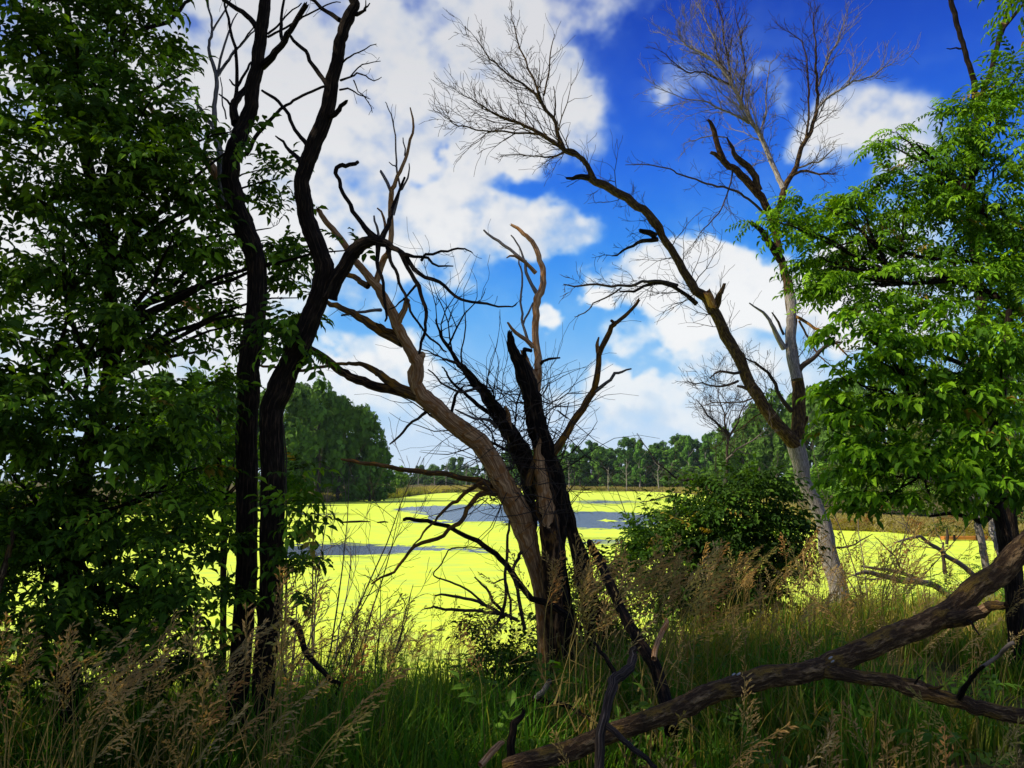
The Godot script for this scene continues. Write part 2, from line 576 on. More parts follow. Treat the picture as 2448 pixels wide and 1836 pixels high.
func sky_at(dir: Vector3) -> Color:
	var el := rad_to_deg(asin(clampf(dir.y, -1.0, 1.0)))
	if el < 0.0:
		el = 0.0
	var flat := dir / (maxf(dir.y, 0.0) + 0.16)
	var n1 := cloud_noise.get_noise_3d(flat.x * 60.0, dir.y * 60.0, flat.z * 60.0)
	var n2 := cloud_noise.get_noise_3d(dir.x * 560.0, dir.y * 700.0, dir.z * 560.0)
	var field := smoothstep(-0.12, 0.28, n1 + 0.25 * n2 + 0.03) * 0.95
	var mottle := 0.0
	var v := dir.rotated(Vector3.RIGHT, -PITCH)
	if v.z < -0.2:
		var x := (1224.0 + FOCAL * v.x / -v.z) / WHOLE
		var y := (918.0 + FOCAL * v.y / v.z) / WHOLE
		var w := clampf(1.0 - maxf(absf(x - 1106.0) - 1106.0, maxf(-y, 0.0)) / 110.0, 0.0, 1.0)
		if w > 0.0:
			var n3 := cloud_noise.get_noise_3d(dir.y * 260.0 + 90.0, dir.x * 260.0, dir.z * 200.0)
			var n4 := cloud_noise.get_noise_3d(dir.z * 1300.0 + 40.0, dir.y * 1600.0, dir.x * 1300.0)
			var gx := clampf((x + n2 * 70.0 + n3 * 80.0 + 16.0) / 8.0, 0.0, 279.0)
			var gy := clampf((y + n3 * 60.0 - n2 * 50.0 + 120.0) / 8.0, 0.0, 159.0)
			var ix := int(gx)
			var iy := int(gy)
			var fx := gx - ix
			var fy := gy - iy
			var at_ := iy * 281 + ix
			var here := lerpf(lerpf(cover[at_], cover[at_ + 1], fx), lerpf(cover[at_ + 281], cover[at_ + 282], fx), fy)
			here = (here - 0.5) * 1.15 + (n2 * 0.85 + n3 * 0.6 + n4 * 0.42) * (0.3 + 0.7 * smoothstep(0.02, 0.35, here))
			here = smoothstep(-0.72, 0.9, here)
			mottle = (n2 * 1.0 + n4 * 0.8 + n3 * 0.9) * w
			field = lerpf(field, here, w)
	var c := _blue(el)
	var grey := clampf((el - 12.0) / 15.0, 0.0, 1.0)
	var body := Color8(243, 245, 247).lerp(Color8(205, 206, 212), grey * 0.65)
	body = body.lerp(Color8(196, 206, 222), clampf(0.22 - n1 * 0.7 - mottle * 1.1, 0.0, 0.75) * (0.4 + 0.35 * grey))
	return c.lerp(body, field * (0.75 + 0.25 * smoothstep(2.0, 9.0, el)))


func _blue(el: float) -> Color:
	var e := [0.0, 3.0, 7.0, 11.0, 15.0, 20.0, 25.0, 30.0, 45.0, 91.0]
	var c := [Color8(214, 231, 246), Color8(198, 222, 247), Color8(146, 199, 246), Color8(96, 172, 244), Color8(60, 143, 240), Color8(44, 112, 228), Color8(36, 88, 206), Color8(29, 68, 178), Color8(25, 57, 158), Color8(21, 47, 138)]
	for k in 9:
		if el < e[k + 1]:
			return c[k].lerp(c[k + 1], (el - e[k]) / (e[k + 1] - e[k]))
	return c[9]


func sky_image() -> Image:
	cloud_noise.noise_type = FastNoiseLite.TYPE_SIMPLEX_SMOOTH
	cloud_noise.frequency = 0.022
	cloud_noise.fractal_octaves = 5
	cloud_noise.fractal_gain = 0.52
	cloud_noise.seed = 7
	lay_clouds()
	var w := 4096
	var h := 2048
	var im := Image.create(1024, 512, false, Image.FORMAT_RGB8)
	_paint(im, 0, 0, 1024, 512, 1024, 512)
	im.resize(w, h, Image.INTERPOLATE_CUBIC)
	# straight ahead lies at the edge of the panorama: the fine part is laid in two halves
	var half := 410
	var high := 430
	var y0 := int(h * (90.0 - 36.5) / 180.0)
	var part := Image.create(half * 2, high, false, Image.FORMAT_RGB8)
	_paint(part, -half, y0, half * 2, high, w, h)
	im.blit_rect(part, Rect2i(half, 0, half, high), Vector2i(0, y0))
	im.blit_rect(part, Rect2i(0, 0, half, high), Vector2i(w - half, y0))
	return im


func _paint(im: Image, x0: int, y0: int, wide: int, high: int, w: int, h: int) -> void:
	for y in high:
		var pol := PI * (y0 + y + 0.5) / h
		if pol > PI * 0.52:
			im.fill_rect(Rect2i(0, y, wide, high - y), Color8(120, 140, 110))
			return
		for x in wide:
			var az := TAU * (x0 + x + 0.5) / w
			im.set_pixel(x, y, sky_at(Vector3(sin(az) * sin(pol), cos(pol), -cos(az) * sin(pol))))


func _ready() -> void:
	rng.seed = 20
	rough_noise.seed = 4
	rough_noise.frequency = 1.0
	rough_noise.fractal_octaves = 2
	soft_noise.seed = 9
	soft_noise.frequency = 0.02
	soft_noise.fractal_octaves = 3
	# ---- camera, sky, sun, exposure
	var cam := Camera3D.new()
	cam.name = "camera"
	cam.position = EYE
	cam.rotation.x = PITCH
	cam.fov = 48.0
	cam.near = 0.05
	cam.far = 6000.0
	add_child(cam)
	var pano := PanoramaSkyMaterial.new()
	pano.panorama = ImageTexture.create_from_image(sky_image())
	var sky := Sky.new()
	sky.sky_material = pano
	var env := Environment.new()
	env.background_mode = Environment.BG_SKY
	env.sky = sky
	env.tonemap_mode = Environment.TONE_MAPPER_LINEAR
	env.tonemap_exposure = 1.36
	env.background_energy_multiplier = 0.742
	env.fog_enabled = true
	env.fog_density = 0.0001
	env.fog_light_color = Color(0.80, 0.88, 0.97)
	env.sdfgi_enabled = true
	env.ssao_enabled = true
	env.ssil_enabled = true
	var world := WorldEnvironment.new()
	world.name = "world"
	world.environment = env
	add_child(world)
	var sun := DirectionalLight3D.new()
	sun.name = "sun"
	sun.light_energy = 1.6
	sun.light_color = Color(1.0, 0.95, 0.86)
	sun.light_angular_distance = 0.5
	sun.shadow_enabled = true
	add_child(sun)
	sun.look_at_from_position(Vector3.ZERO, -Vector3(-0.72, 0.68, 0.2))
	make_materials()
	build_setting()
	build_far_trees()
	build_trees()
	build_leafy()
	build_undergrowth()
	build_grass()


# ------------------------------------------------------------------ ground and pond

func polar(az: float, r: float) -> Vector3:
	var a := deg_to_rad(az)
	return Vector3(sin(a) * r, 0, -cos(a) * r)


func build_setting() -> void:
	var azs := []
	var a := -180.0
	while a < 180.01:
		azs.append(a)
		a += 1.0 if absf(a + 0.5) < 46.0 else (3.0 if absf(a) < 78.0 else 6.0)
	var g := Geo.new()
	var rings := 0
	for az: float in azs:
		var s := near_shore(az)
		var f := maxf(far_shore(az), s + 0.5)
		var rs := []
		for k in 46:
			rs.append(lerpf(0.05, s, pow(k / 45.0, 1.0)))
		for q in [0.04, 0.12, 0.5, 0.88, 0.96]:
			rs.append(lerpf(s, f, q))
		for q in [1.0, 1.008, 1.02, 1.04, 1.08, 1.15, 1.3, 1.6, 2.0]:
			rs.append(f * q)
		for q in [1.0, 1.6, 3.0, 6.0]:
			rs.append(maxf(f * 2.3, 560.0) * q)
		rings = rs.size()
		for r: float in rs:
			var p := polar(az, r)
			p.y = height(p.x, p.z)
			g.v.append(p)
			g.uv.append(Vector2(p.x, p.z))
	for k in azs.size() - 1:
		for j in rings - 1:
			var o := k * rings + j
			g.i.append_array(PackedInt32Array([o, o + 1, o + rings + 1, o, o + rings + 1, o + rings]))
	var earth := StandardMaterial3D.new()
	earth.albedo_texture = noise_texture(0.02, 5, 5, [Color(0.035, 0.04, 0.012), Color(0.09, 0.08, 0.03), Color(0.17, 0.13, 0.05)], [0.25, 0.55, 0.85])
	earth.uv1_triplanar = true
	earth.uv1_world_triplanar = true
	earth.uv1_scale = Vector3(0.13, 0.13, 0.13)
	earth.roughness = 1.0
	earth.metallic_specular = 0.1
	var st := SurfaceTool.new()
	st.create_from_arrays(_arrays(g))
	st.generate_normals()
	st.set_material(earth)
	var ground := put(st.commit(), "ground", self)
	ground.set_meta("kind", "structure")
	ground.set_meta("label", "grassy bank and low land round the pond")

	# water, then the duckweed that floats on it
	var water := StandardMaterial3D.new()
	water.albedo_color = Color(0.03, 0.055, 0.10).linear_to_srgb()
	water.roughness = 0.16
	water.metallic_specular = 0.5
	water.normal_enabled = true
	water.normal_texture = _ripples()
	water.normal_scale = 1.0
	water.uv1_triplanar = true
	water.uv1_world_triplanar = true
	water.uv1_scale = Vector3(0.55, 0.55, 0.55)
	var pond := put(_pond_sheet(WATER - 0.012, 0.1).mesh(water), "water", self)
	pond.set_meta("kind", "structure")
	pond.set_meta("label", "shallow pond water under the duckweed")
	var weed := StandardMaterial3D.new()
	weed.albedo_texture = noise_texture(0.012, 5, 61, [Color(0.46, 0.60, 0.09), Color(0.54, 0.70, 0.065), Color(0.585, 0.73, 0.06), Color(0.51, 0.665, 0.075)], [0.2, 0.42, 0.6, 0.85], 1024)
	weed.uv1_triplanar = true
	weed.uv1_world_triplanar = true
	weed.uv1_scale = Vector3(0.03, 0.03, 0.07)
	weed.roughness = 0.75
	weed.metallic_specular = 0.2
	var sheet := put(_pond_sheet(WATER, 0.0).mesh(weed), "duckweed", self, Transform3D.IDENTITY, true)
	sheet.set_meta("label", "bright yellow-green duckweed that covers the whole pond")
	# stretches of open water; outlines are x, y on the photograph as shown
	_patch([850, 1101, 905, 1094, 1000, 1091, 1095, 1090, 1180, 1096, 1250, 1104, 1330, 1106, 1392, 1111, 1425, 1122, 1405, 1138, 1300, 1143, 1180, 1139, 1050, 1128, 960, 1129, 880, 1128, 925, 1119, 900, 1108], 3, water, "blue-grey stretch of open water behind the leaning dead trunk")
	_patch([600, 1179, 680, 1175, 760, 1173, 850, 1178, 920, 1180, 990, 1183, 1075, 1188, 1060, 1194, 985, 1192, 900, 1191, 870, 1197, 800, 1200, 700, 1203, 600, 1206], 4, water, "narrow grey tongue of open water just right of the dark twin trunk")
	_patch([1225, 1083, 1290, 1080, 1350, 1082, 1400, 1085, 1340, 1089, 1270, 1088], 5, water, "thin far streak of open water near the far shore")
	_patch([560, 1112, 640, 1109, 760, 1110, 700, 1113, 640, 1114], 6, water, "thin streak of open water off the left shore")
	_patch([1230, 1168, 1300, 1163, 1345, 1166, 1330, 1176, 1270, 1180], 7, water, "small gap of open water left of the dark shrub")
	for q: Array in [[905, 1126, 975, 1125, 3.0, "short"], [885, 1193, 975, 1192, 4.5, "long"], [1290, 1124, 1350, 1126, 2.5, "small"]]:
		_patch([q[0], q[1], lerpf(q[0], q[2], 0.3), q[1] - q[4] * 0.5, lerpf(q[0], q[2], 0.7), q[3] - q[4] * 0.5, q[2], q[3], lerpf(q[0], q[2], 0.6), q[3] + q[4] * 0.4, lerpf(q[0], q[2], 0.2), q[1] + q[4] * 0.5], 11, weed, q[5] + " raft of duckweed in the open water", 0.008, "duckweed_raft")
	# the floating stick off the left shore
	for q: Array in [[735, 1129, 800, 1127, 0.09, "dark waterlogged stick afloat near the left open water"], [815, 1129, 838, 1128, 0.07, "short dark stick afloat beside a longer waterlogged one"], [640, 1206, 700, 1207, 0.06, "dark drifted stick at the rim of the narrow tongue of water"]]:
		var p0 := on_water(q[0] * WHOLE, q[1] * WHOLE, WATER + 0.03)
		var p1 := on_water(q[2] * WHOLE, q[3] * WHOLE, WATER + 0.03)
		var f := Geo.new()
		f.bumps = rough_noise
		var line := PackedVector3Array([Vector3.ZERO, (p1 - p0) * 0.3 + Vector3(0, 0.02, 0), (p1 - p0) * 0.7 + Vector3(0, 0.05, 0), p1 - p0])
		f.tube(line, PackedFloat32Array([q[4] * 0.6, q[4], q[4] * 0.8, q[4] * 0.4]), 8, 0.3, 5.0)
		tag(put(f.mesh(M.char), "floating_stick", self, Transform3D(Basis.IDENTITY, p0)), q[5], "stick")
	var blot := Geo.new()
	for k in 11:
		var an := TAU * k / 11.0
		var r := 0.75 + 0.4 * sin(k * 2.7) * cos(k * 1.3)
		blot.v.append(Vector3(cos(an) * r, 0, sin(an) * r))
		blot.n.append(Vector3.UP)
		blot.i.append_array(PackedInt32Array([11, k, (k + 1) % 11]))
	blot.v.append(Vector3.ZERO)
	blot.n.append(Vector3.UP)
	var white := []
	for q in rim:
		white.append(Color.WHITE)
	scatter(blot.mesh(weed), "duckweed_drifts", self, rim, white).set_meta("label", "loose drifts of duckweed along the rims of the open water")
	# flecks of litter and thin dark scum on the duckweed
	var fleck := Geo.new()
	fleck.tri(Vector3(-0.5, 0, 0), Vector3(0.1, 0.02, -0.22), Vector3(0.5, 0.01, 0.05), Color.WHITE)
	fleck.tri(Vector3(-0.5, 0, 0), Vector3(0.5, 0.01, 0.05), Vector3(-0.05, 0, 0.2), Color.WHITE)
	var bits := []
	var shades := []
	for k in 1400:
		var az := rng.randf_range(-32, 34)
		var p := polar(az, lerpf(near_shore(az) + 0.5, far_shore(az) - 1.0, pow(rng.randf(), 1.6)))
		if soft_noise.get_noise_2d(p.x * 1.2, p.z * 2.5 + 300.0) < 0.0:
			continue
		p.y = WATER + 0.012
		var s := rng.randf_range(0.05, 0.3)
		bits.append(Transform3D(Basis(Vector3.UP, rng.randf() * TAU).scaled(Vector3(s * rng.randf_range(1, 3), s, s)), p))
		shades.append(Color(0.16, 0.2, 0.05).lerp(Color(0.4, 0.42, 0.12), rng.randf()))
	scatter(fleck.mesh(M.straw), "floating_litter", self, bits, shades).set_meta("label", "small flecks of leaf litter scattered over the duckweed")
	# the rusty orange plank at the right shore
	var pk := on_water(2036 * WHOLE, 1168 * WHOLE, WATER)
	var pe := on_water(2200 * WHOLE, 1167 * WHOLE, WATER)
	var plank := thing("plank", "long rusty orange plank lying at the right shore behind thin trunks", "plank", pk)
	var box := BoxMesh.new()
	box.size = Vector3(pk.distance_to(pe), 0.17, 0.32)
	box.material = plain(Color(0.42, 0.16, 0.035))
	var turn := Basis(Vector3.UP, -atan2(pe.z - pk.z, pe.x - pk.x))
	put(box, "board", plank, Transform3D(turn, (pe - pk) * 0.5 + Vector3(0, 0.13, 0)))
	for q in [0.12, 0.42, 0.78]:
		var post := CylinderMesh.new()
		post.top_radius = 0.06
		post.bottom_radius = 0.07
		post.height = 1.0
		post.radial_segments = 10
		post.material = M.char
		put(post, "post", plank, Transform3D(turn, (pe - pk) * q + turn * Vector3(0, -0.2, 0.24)))


var rim := []


func _ripples() -> ImageTexture:
	var f := FastNoiseLite.new()
	f.frequency = 0.02
	f.fractal_octaves = 4
	f.seed = 3
	var im := f.get_seamless_image(512, 256)
	im.resize(512, 512, Image.INTERPOLATE_CUBIC)
	im.convert(Image.FORMAT_RGBA8)
	im.bump_map_to_normal_map(14.0)
	return ImageTexture.create_from_image(im)


func _arrays(g: Geo) -> Array:
	var a := []
	a.resize(Mesh.ARRAY_MAX)
	a[Mesh.ARRAY_VERTEX] = g.v
	a[Mesh.ARRAY_TEX_UV] = g.uv
	a[Mesh.ARRAY_INDEX] = g.i
	return a


func _pond_sheet(y: float, wider: float) -> Geo:
	var g := Geo.new()
	var k := 0
	var az := -72.0
	while az <= 72.0:
		var s := near_shore(az) - 0.3 - wider
		var f := far_shore(az) * 1.006 + wider
		for q in [0.0, 0.3, 0.7, 1.0]:
			var p := polar(az, lerpf(s, f, q))
			g.v.append(Vector3(p.x, y, p.z))
			g.n.append(Vector3.UP)
			g.uv.append(Vector2(p.x, p.z))
		if k > 0:
			for j in 3:
				var o := (k - 1) * 4 + j
				g.i.append_array(PackedInt32Array([o, o + 1, o + 5, o, o + 5, o + 4]))
		k += 1
		az += 1.0
	return g


func _patch(pts: Array, seed_: int, mat: Material, label: String, above := 0.004, called := "open_water") -> void:
	var line := PackedVector2Array()
	var n := pts.size() / 2
	for k in n:
		var e0 := Vector2(pts[2 * ((k + n - 1) % n)], pts[2 * ((k + n - 1) % n) + 1])
		var e1 := Vector2(pts[2 * k], pts[2 * k + 1])
		var e2 := Vector2(pts[2 * ((k + 1) % n)], pts[2 * ((k + 1) % n) + 1])
		var e3 := Vector2(pts[2 * ((k + 2) % n)], pts[2 * ((k + 2) % n) + 1])
		var steps := maxi(3, int(e1.distance_to(e2) / 4.0))
		for s in steps:
			var q := e1.cubic_interpolate(e2, e0, e3, float(s) / steps)
			q += Vector2(soft_noise.get_noise_2d(q.x * 1.5, q.y * 22.0 + seed_ * 77.0) * 22.0, soft_noise.get_noise_2d(q.x * 3.0, q.y * 25.0 + seed_ * 31.0 + 500.0) * 2.6 + soft_noise.get_noise_2d(q.x * 22.0, q.y * 40.0) * 1.3)
			var p := on_water(q.x * WHOLE, q.y * WHOLE, WATER + above)
			line.append(Vector2(p.x, p.z))
	var grown := Geometry2D.offset_polygon(line, 0.05)
	for q in grown:
		if q.size() > line.size() / 2 and not Geometry2D.is_polygon_clockwise(q):
			line = q
	var tris := Geometry2D.triangulate_polygon(line)
	if tris.is_empty():
		print("patch %d failed" % seed_)
		return
	var g := Geo.new()
	for p in line:
		g.v.append(Vector3(p.x, WATER + above, p.y))
		g.n.append(Vector3.UP)
		g.uv.append(p)
	for k in range(0, tris.size(), 3):
		var q0 := line[tris[k]]
		var q1 := line[tris[k + 1]]
		var q2 := line[tris[k + 2]]
		var turned := (q1 - q0).cross(q2 - q0) > 0.0
		g.i.append_array(PackedInt32Array([tris[k], tris[k + 1], tris[k + 2]]) if turned else PackedInt32Array([tris[k], tris[k + 2], tris[k + 1]]))
	if called == "open_water":
		# loose duckweed drifts along the rim
		for q in 130:
			var e := line[rng.randi() % line.size()]
			var depth := e.length()
			rim.append(Transform3D(Basis(Vector3.UP, atan2(e.x, -e.y) * -1.0 + rng.randfn() * 0.2).scaled(Vector3(rng.randf_range(0.2, 1.2) * depth / 60.0, 1, rng.randf_range(0.15, 0.6) * depth / 60.0)), Vector3(e.x + rng.randfn() * depth * 0.012, WATER + 0.007, e.y + rng.randfn() * depth * 0.012)))
	var o := put(g.mesh(mat), called, self)
	o.set_meta("kind", "structure")
	o.set_meta("label", label)


# ------------------------------------------------------------------ the trees beyond the pond

func crown_mesh(count: int, tall: float, wide: float, size: float, seed_: int, poplar: float, tint: Color) -> ArrayMesh:
	var l := RandomNumberGenerator.new()
	l.seed = seed_
	var lobes := []
	var n := int(20 + poplar * 4)
	for k in n:
		var y := l.randf_range(0.05, 1.0)
		var girth := (sin(PI * pow(y, 0.75)) * 0.85 + 0.15) if poplar < 0.5 else (1.0 - 0.45 * y * y) * smoothstep(-0.2, 0.2, y)
		var an := l.randf() * TAU
		var rr := wide * girth * sqrt(l.randf()) * 0.8
		lobes.append([Vector3(cos(an) * rr, y * tall, sin(an) * rr), wide * l.randf_range(0.16, 0.36), l.randf_range(0.8, 1.2)])
	lobes.append([Vector3(0, tall * 0.94, 0), wide * 0.3, 1.0])
	var g := Geo.new()
	for k in count:
		var b: Array = lobes[l.randi() % lobes.size()]
		var d := Vector3(l.randfn(), l.randfn() * 0.9 + 0.15, l.randfn()).normalized()
		var p: Vector3 = b[0] + d * b[1] * pow(l.randf(), 0.35) * Vector3(1, 1.15, 1)
		var nrm := (d + Vector3(l.randfn(), l.randfn(), l.randfn()) * 0.6).normalized()
		var x := nrm.cross(Vector3(l.randfn(), l.randfn(), l.randfn())).normalized()
		var y2 := nrm.cross(x)
		var s := size * l.randf_range(0.6, 1.3)
		var q: float = b[2] * l.randf_range(0.75, 1.25)
		var col := Color(tint.r * q, tint.g * q, tint.b * q)
		g.tri(p - x * s, p + y2 * s * 0.55 + nrm * s * 0.2, p + x * s, col)
		g.tri(p - x * s * 0.7 - y2 * s * 0.2, p + x * s * 0.8, p - y2 * s * 0.6 - nrm * s * 0.15, col)
	return g.mesh(M.leaf_far)


func trunk_mesh(tall: float, r: float, mat: Material, seed_: int) -> ArrayMesh:
	var l := RandomNumberGenerator.new()
	l.seed = seed_
	var g := Geo.new()
	var p := PackedVector3Array()
	var rr := PackedFloat32Array()
	for k in 7:
		p.append(Vector3(l.randf_range(-1, 1) * r * 0.8 * k * 0.4, tall * k / 6.0 - 0.4, l.randf_range(-1, 1) * r))
		rr.append(r * (1.15 - 0.13 * k))
	g.tube(p, rr, 7)
	for k in 7:
		var b: Vector3 = p[2 + k % 4]
		var an := l.randf() * TAU
		var e := b + Vector3(cos(an) * tall * 0.2, tall * l.randf_range(0.12, 0.3), sin(an) * tall * 0.2)
		g.tube(PackedVector3Array([b, b.lerp(e, 0.5) + Vector3(0, -0.1, 0), e]), PackedFloat32Array([r * 0.4, r * 0.28, r * 0.1]), 5)
	return g.mesh(mat)


func far_tree(called: String, label: String, category: String, group: String, px: float, depth: float, tall: float, crown: Mesh, trunk: Mesh, crown_high: float, wide: float) -> void:
	var p := at(px * WHOLE, 1000, depth)
	p.y = height(p.x, p.z)
	var o := thing(called, label, category, p, group)
	o.rotation.y = rng.randf() * TAU
	put(trunk, "trunk", o, Transform3D(Basis.from_scale(Vector3(tall * 0.1, tall * 0.1, tall * 0.1)), Vector3.ZERO))
	put(crown, "crown", o, Transform3D(Basis.from_scale(Vector3(wide, tall * (1.0 - crown_high) / 10.0, wide)), Vector3(0, tall * crown_high, 0)))


func build_far_trees() -> void:
	var round_ := []
	var tall := []
	var light := []
	for k in 3:
		round_.append(crown_mesh(3200, 10.0, 4.6, 0.42, 100 + k, 0.0, Color(0.085, 0.17, 0.030)))
		tall.append(crown_mesh(1800, 10.0, 2.5, 0.40, 200 + k, 1.0, [Color(0.085, 0.20, 0.028), Color(0.065, 0.15, 0.03), Color(0.11, 0.23, 0.03)][k]))
		light.append(crown_mesh(1500, 10.0, 4.2, 0.5, 300 + k, 0.0, Color(0.13, 0.26, 0.03)))
	var grey := plain(Color(0.22, 0.2, 0.17))
	var brown := plain(Color(0.06, 0.05, 0.04))
	var trunks := [trunk_mesh(8.0, 0.16, grey, 1), trunk_mesh(8.0, 0.15, brown, 2), trunk_mesh(8.0, 0.2, brown, 3)]
	# the dark clump on the left shore: x, distance, height
	var left := [[470, 112, 13.5], [530, 118, 15.0], [590, 112, 13.0], [640, 116, 14.2], [690, 120, 15.0], [735, 122, 14.0], [775, 124, 13.2], [800, 126, 12.0], [655, 132, 15.5], [715, 136, 15.0], [420, 100, 13.5], [350, 96, 13.0]]
	var k := 0
	for q: Array in left:
		far_tree("broad_tree", "dark rounded tree of the dense grove on the left shore", "tree", "grove of rounded trees on the left shore", q[0], q[1], q[2], round_[k % 3], trunks[2], 0.06, 1.0)
		k += 1
	far_tree("broad_tree", "thin upright tree just right of the dark left grove", "tree", "", 838, 138, 8.0, tall[0], trunks[1], 0.2, 0.75)
	for q: Array in [[812, 140, 4.0], [838, 160, 4.4], [868, 190, 4.8], [795, 132, 3.4]]:
		far_tree("willow_bush", "small bright green tree between the left grove and the far trees", "tree", "bright small trees by the left grove", q[0], q[1], q[2], light[k % 3], trunks[1], 0.02, 0.62)
		k += 1
	# far low trees at the centre, 400 m off
	var x := 860.0
	while x < 1120.0:
		var d := 380.0 + rng.randf() * 60.0
		far_tree("far_tree", "small distant tree on the horizon behind the leaning trunk", "tree", "distant trees on the horizon", x, d, rng.randf_range(6.5, 10.5) * (1.25 if absf(x - 985.0) < 15.0 else 1.0), (round_ if rng.randf() < 0.5 else tall)[k % 3], trunks[1], 0.12, rng.randf_range(0.75, 1.15))
		x += rng.randf_range(9.0, 17.0)
		k += 1
	# the line of poplars, coming nearer to the right
	x = 1100.0
	while x < 1600.0:
		var d := lerpf(285.0, 215.0, (x - 1100.0) / 500.0) + rng.randf_range(-8, 14)
		far_tree("poplar_tree", "tall poplar in the even row of poplars beyond the pond", "tree", "row of poplars beyond the pond", x, d, rng.randf_range(10.0, 14.5), tall[k % 3], trunks[1 if k % 3 else 0], rng.randf_range(0.02, 0.16), rng.randf_range(0.9, 1.4))
		x += rng.randf_range(9.0, 15.0)
		k += 1
	x = 1090.0
	while x < 1680.0:
		var d := lerpf(310.0, 240.0, (x - 1100.0) / 500.0) + rng.randf_range(0, 20)
		far_tree("poplar_tree", "poplar filling the second row behind the row of poplars", "tree", "second row of poplars", x, d, rng.randf_range(10.0, 13.5), tall[k % 3], trunks[1], 0.05, rng.randf_range(1.0, 1.3))
		x += rng.randf_range(13.0, 20.0)
		k += 1
	# the nearer wood on the right shore
	for q: Array in [[1560, 165, 11.5], [1600, 150, 12.0], [1640, 140, 13.5], [1675, 135, 14.5], [1715, 132, 14.0], [1755, 126, 14.5], [1800, 120, 14.0], [1850, 112, 13.5], [1905, 105, 13.0], [1970, 100, 13.5], [2040, 95, 13.0], [2110, 92, 13.0], [2180, 88, 13.0], [2260, 85, 13.0], [1620, 170, 13.0], [1700, 160, 14.5], [1780, 150, 14.0]]:
		far_tree("broad_tree", "leafy tree of the wood behind the forked grey dead tree", "tree", "wood on the right shore", q[0], q[1], q[2], round_[k % 3], trunks[2], 0.05, rng.randf_range(0.8, 1.05))
		k += 1
	for q: Array in [[1835, 62, 3.0], [1900, 60, 3.4], [1990, 57, 3.2], [2100, 54, 3.4], [2190, 52, 3.6], [1770, 70, 3.2], [1710, 90, 3.2], [2260, 50, 3.6]]:
		far_tree("shore_bush", "low rounded bush along the right shore", "bush", "bushes along the right shore", q[0], q[1], q[2], light[k % 3], trunks[1], 0.0, 0.6)
		k += 1
	x = 880.0
	while x < 1640.0:
		var d := table([880, 1100, 1600, 1640], [400, 300, 205, 175], x) + rng.randf_range(-6, 6)
		far_tree("shore_bush", "low dark bush of the undergrowth below the far trees", "bush", "undergrowth below the far trees", x, d, rng.randf_range(2.8, 5.6), round_[k % 3], trunks[1], 0.0, rng.randf_range(0.6, 0.9))
		x += rng.randf_range(10.0, 17.0)
		k += 1
	# bare snags standing in front of the far trees
	for q: Array in [[905, 370, 8.0], [965, 340, 9.5], [1008, 330, 10.0], [940, 360, 6.0], [1180, 262, 8.0], [1228, 258, 9.0], [1312, 240, 7.0], [1352, 236, 9.0], [1420, 225, 8.0], [1050, 300, 7.0]]:
		var p := at(q[0] * WHOLE, 1000, q[1])
		p.y = height(p.x, p.z)
		var o := thing("bare_snag", "thin pale bare snag standing before the far trees", "dead tree", p, "bare snags before the far trees")
		put(trunk_mesh(q[2], 0.16, grey, int(q[0])), "trunk", o)
	# dry grass and reeds along the far shores
	var dry := Geo.new()
	for b in 12:
		var u := Vector3(rng.randfn() * 0.25, 0, rng.randfn() * 0.25)
		var e := u + Vector3(rng.randfn() * 0.2, rng.randf_range(0.6, 1.1), rng.randfn() * 0.2)
		var sd := Vector3(rng.randfn(), 0, rng.randfn()).normalized() * 0.06
		dry.tri(u - sd, e, u + sd, Color.WHITE)
	var places := []
	var tints := []
	for q in 16000:
		var az := rng.randf_range(-34, 36)
		var f := far_shore(az)
		var r := f * (1.0 + 0.10 * pow(rng.randf(), 1.7) + (0.12 * rng.randf() if f > 150.0 else 0.0))
		var p := polar(az, r)
		p.y = height(p.x, p.z)
		var s := rng.randf_range(0.6, 1.2) * clampf(r / 130.0, 0.6, 1.2)
		places.append(Transform3D(Basis(Vector3.UP, rng.randf() * TAU).scaled(Vector3(s * 2.2, s * (0.7 if az < 17.0 else 0.5), s * 2.2)), p))
		var green := clampf(1.0 - (r / f - 1.0) * 40.0, 0.0, 1.0) if az < 10.0 else 0.25 * rng.randf()
		if az < -6.0:
			green = maxf(green, rng.randf_range(0.2, 1.0))
		tints.append(Color(0.42, 0.36, 0.13).lerp(Color(0.09, 0.13, 0.02), green * rng.randf_range(0.7, 1.0)) * rng.randf_range(0.75, 1.2))
	var reeds := scatter(dry.mesh(M.blade), "shore_grass", self, places, tints)
	reeds.set_meta("label", "dry golden and green grass along the far shores")


# ------------------------------------------------------------------ the dead trees near the water

func build_trees() -> void:
	_twin_trunk()
	_leaning_dead_tree()
	_forked_dead_tree()
	_top_right_snag()
	_bare_saplings()
	_fallen_wood()


